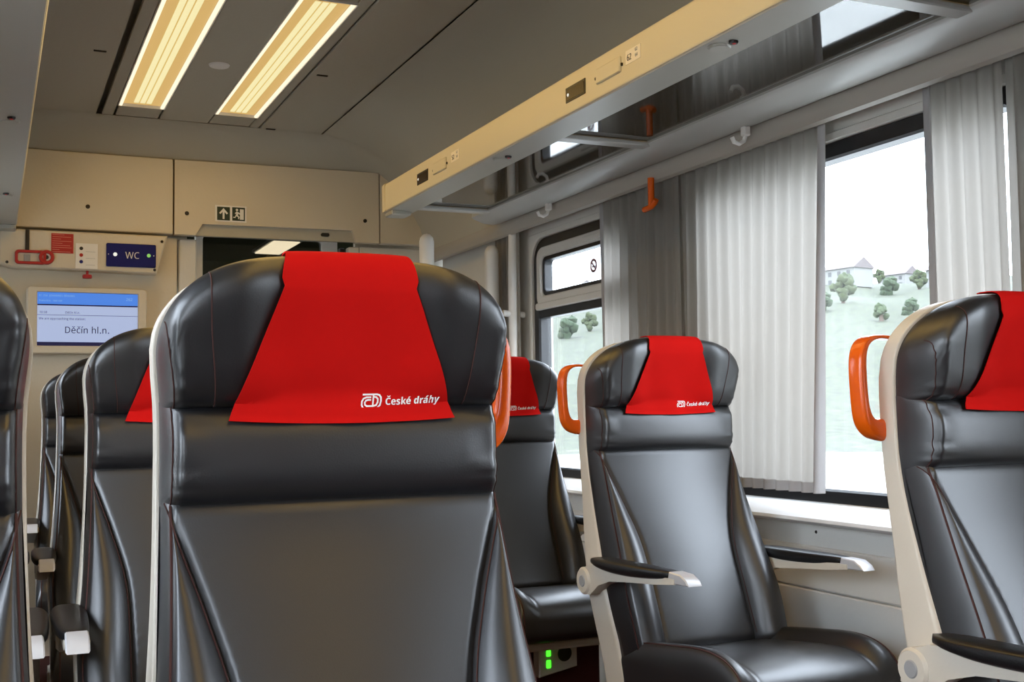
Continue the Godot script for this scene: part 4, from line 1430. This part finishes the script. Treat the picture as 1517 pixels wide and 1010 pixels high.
func build_details() -> void:
	# emergency hammer hung under the moulding
	var h := node_at("emergency_hammer", Vector3(WALL_X - 0.10, 1.72, -3.285))
	tag(h, "small orange red emergency hammer hanging against the curtain", "hammer")
	var s := Soup.new()
	s.tube(V3([[0, 0.095, 0], [0, 0.03, 0], [0, -0.005, 0]]), 0.011, 10)
	put("shaft", s.mesh(40.0), M.orange_red if M.has("orange_red") else M.orange, h)
	s = Soup.new()
	s.tube(V3([[0, -0.006, -0.046], [0, -0.004, -0.02], [0, -0.002, 0.0], [0, 0.008, 0.022], [0, 0.016, 0.030]]), 0.010, 10)
	put("head", s.mesh(40.0), M.orange, h)
	# luggage stand by the end wall: posts with rounded tops and rails
	var g := node_at("luggage_stand", Vector3(0, 0, -4.62))
	tag(g, "white tubular luggage stand with round topped posts by the end wall", "luggage stand")
	for q in [[1.708, 1.775], [2.012, 1.74]]:
		s = Soup.new()
		s.lathe(V2([[0.0, 0.034], [0.016, 0.030], [0.028, 0.016], [0.032, 0.0], [0.032, -q[1] + 0.0]]), 24, Transform3D(Basis.IDENTITY, Vector3(q[0], q[1], 0)))
		put("post", s.mesh(50.0), M.white, g)
	for y in [0.30, 0.85]:
		s = Soup.new()
		s.tube(V3([[1.708, y, 0], [2.012, y, 0]]), 0.014, 12)
		put("rail", s.mesh(50.0), M.white, g)
	# pipe up the wall beside the window
	var p := node_at("wall_pipe", Vector3(WALL_X - 0.055, 0, -4.50))
	tag(p, "slim white vertical pipe on the wall beside the top light window", "pipe")
	s = Soup.new()
	s.tube(V3([[0, 1.81, 0], [-0.004, 1.6, 0], [-0.006, 1.42, 0.004], [-0.002, 1.15, 0.0], [0.006, 0.8, -0.01], [0.006, 0.02, -0.01]]), 0.022, 14)
	put("pipe", s.mesh(50.0), M.white, p)
	s = Soup.new()
	s.tube(V3([[-0.055, 1.462, 0.0], [0.045, 1.456, 0.0]]), 0.014, 12)
	put("bracket_tube", s.mesh(50.0), M.white, p)

func build_outside() -> void:
	var ground := mat(Color(0.70, 0.70, 0.68), 0.95)
	ground = mottled(ground, 41, 0.05, 0.8)
	structure(put("ground", boxm(Vector3(0, -1.3, 0), Vector3(900, 0.4, 900), 0.0), ground), "pale ground beside the track outside", "ground")
	var noise := FastNoiseLite.new()
	noise.seed = 8
	noise.frequency = 0.02
	# hillside rising away from the track, seen at a slant through the windows
	var hill_y := func(az: float, rad: float) -> float:
		var k := clampf((rad - 55.0) / 230.0, 0.0, 1.0)
		var crest := 25.0 + 5.0 * smoothstep(0.45, 0.72, az) + 5.0 * noise.get_noise_2d(az * 160.0, 7.0)
		return crest * pow(smoothstep(0.0, 1.0, k), 0.8) + 1.6 * noise.get_noise_2d(az * 500.0, rad * 1.5) * k - 1.2
	var s := Soup.new()
	var rr := []
	for i in 37:
		var rad := lerpf(50.0, 330.0, float(i) / 36)
		var row := PackedVector3Array()
		for j in 81:
			var az := lerpf(0.15, 1.35, float(j) / 80)
			row.append(Vector3(sin(az) * rad, hill_y.call(az, rad), -cos(az) * rad))
		rr.append(row)
	s.rows(rr)
	var hill_mat := mottled(mat(Color(0.28, 0.31, 0.20), 1.0), 43, 0.06, 0.30, 0.06)
	structure(put("hill", s.mesh(70.0), hill_mat), "green hillside outside the windows", "hill")
	var rng := RandomNumberGenerator.new()
	rng.seed = 77
	var tree_mats := []
	for c in [Color(0.16, 0.21, 0.13), Color(0.20, 0.24, 0.15), Color(0.19, 0.22, 0.12)]: tree_mats.append(mat(c, 1.0))
	var trunk_mat := mat(Color(0.35, 0.30, 0.27), 1.0)
	var crowns := []
	for v in 3:
		# a crown is a heap of small leafy lumps
		s = Soup.new()
		for lump in 13:
			var dir := Vector3(rng.randf_range(-1, 1), rng.randf_range(-0.8, 1.1), rng.randf_range(-1, 1))
			dir = dir.normalized() * rng.randf_range(0.45, 0.85)
			var lr := rng.randf_range(0.28, 0.50)
			var ring_rows := []
			for i in 6:
				var a := PI * i / 5
				var row := PackedVector3Array()
				for k in 8:
					var an := TAU * k / 8
					row.append(dir * Vector3(1.0, 1.2 + 0.2 * v, 1.0) + Vector3(cos(an) * sin(a), -cos(a), sin(an) * sin(a)) * lr * rng.randf_range(0.8, 1.2))
				ring_rows.append(row)
			s.rows(ring_rows, true)
		crowns.append(s.mesh(60.0))
	for i in 40:
		var az: float = [0.47, 0.74][i % 2] + (i / 2 % 7 - 3) * 0.026 + rng.randf_range(-0.006, 0.006)
		var rad := 150.0 + i / 14 * 38.0 + (i / 2 % 3) * 8.0
		var t := node_at("hillside_tree", Vector3(sin(az) * rad, hill_y.call(az, rad), -cos(az) * rad))
		tag(t, "small round green tree on the hillside outside the window", "tree", "trees on the hillside")
		var r := rng.randf_range(1.0, 1.7)
		var cr := put("crown", crowns[i % 3], tree_mats[i % 3], t)
		cr.scale = Vector3.ONE * r
		cr.position.y = r * 0.95
		s = Soup.new()
		s.tube(V3([[0, -0.5, 0], [0, r * 0.8, 0]]), 0.3, 6)
		put("trunk", s.mesh(60.0), trunk_mat, t)
	var house_wall := mat(Color(0.42, 0.42, 0.41), 0.9)
	var house_roof := mat(Color(0.33, 0.30, 0.30), 0.9)
	for i in 6:
		var az: float = [0.452, 0.492, 0.515, 0.715, 0.755, 0.795][i]
		var rad: float = [205.0, 212.0, 262.0, 208.0, 262.0, 215.0][i]
		var b := node_at("hillside_house", Vector3(sin(az) * rad, hill_y.call(az, rad) - 0.6, -cos(az) * rad), rng.randf_range(-0.4, 0.4))
		tag(b, "pale gabled house on the hillside outside the window", "house", "houses on the hillside")
		put("wall", boxm(Vector3(0, 1.7, 0), Vector3(5, 3.4, 6.5), 0.0), house_wall, b)
		s = Soup.new()
		s.prism(V2([[-2.9, 3.3], [2.9, 3.3], [0, 5.2]]), -3.5, 3.5)
		put("roof", s.mesh(20.0), house_roof, b)
		for q in [-2.0, 0.0, 2.0]:
			for y in [1.1, 2.5]:
				put("house_window", boxm(Vector3(-2.5, y, q), Vector3(0.1, 0.8, 0.7), 0.0), M.gasket, b)
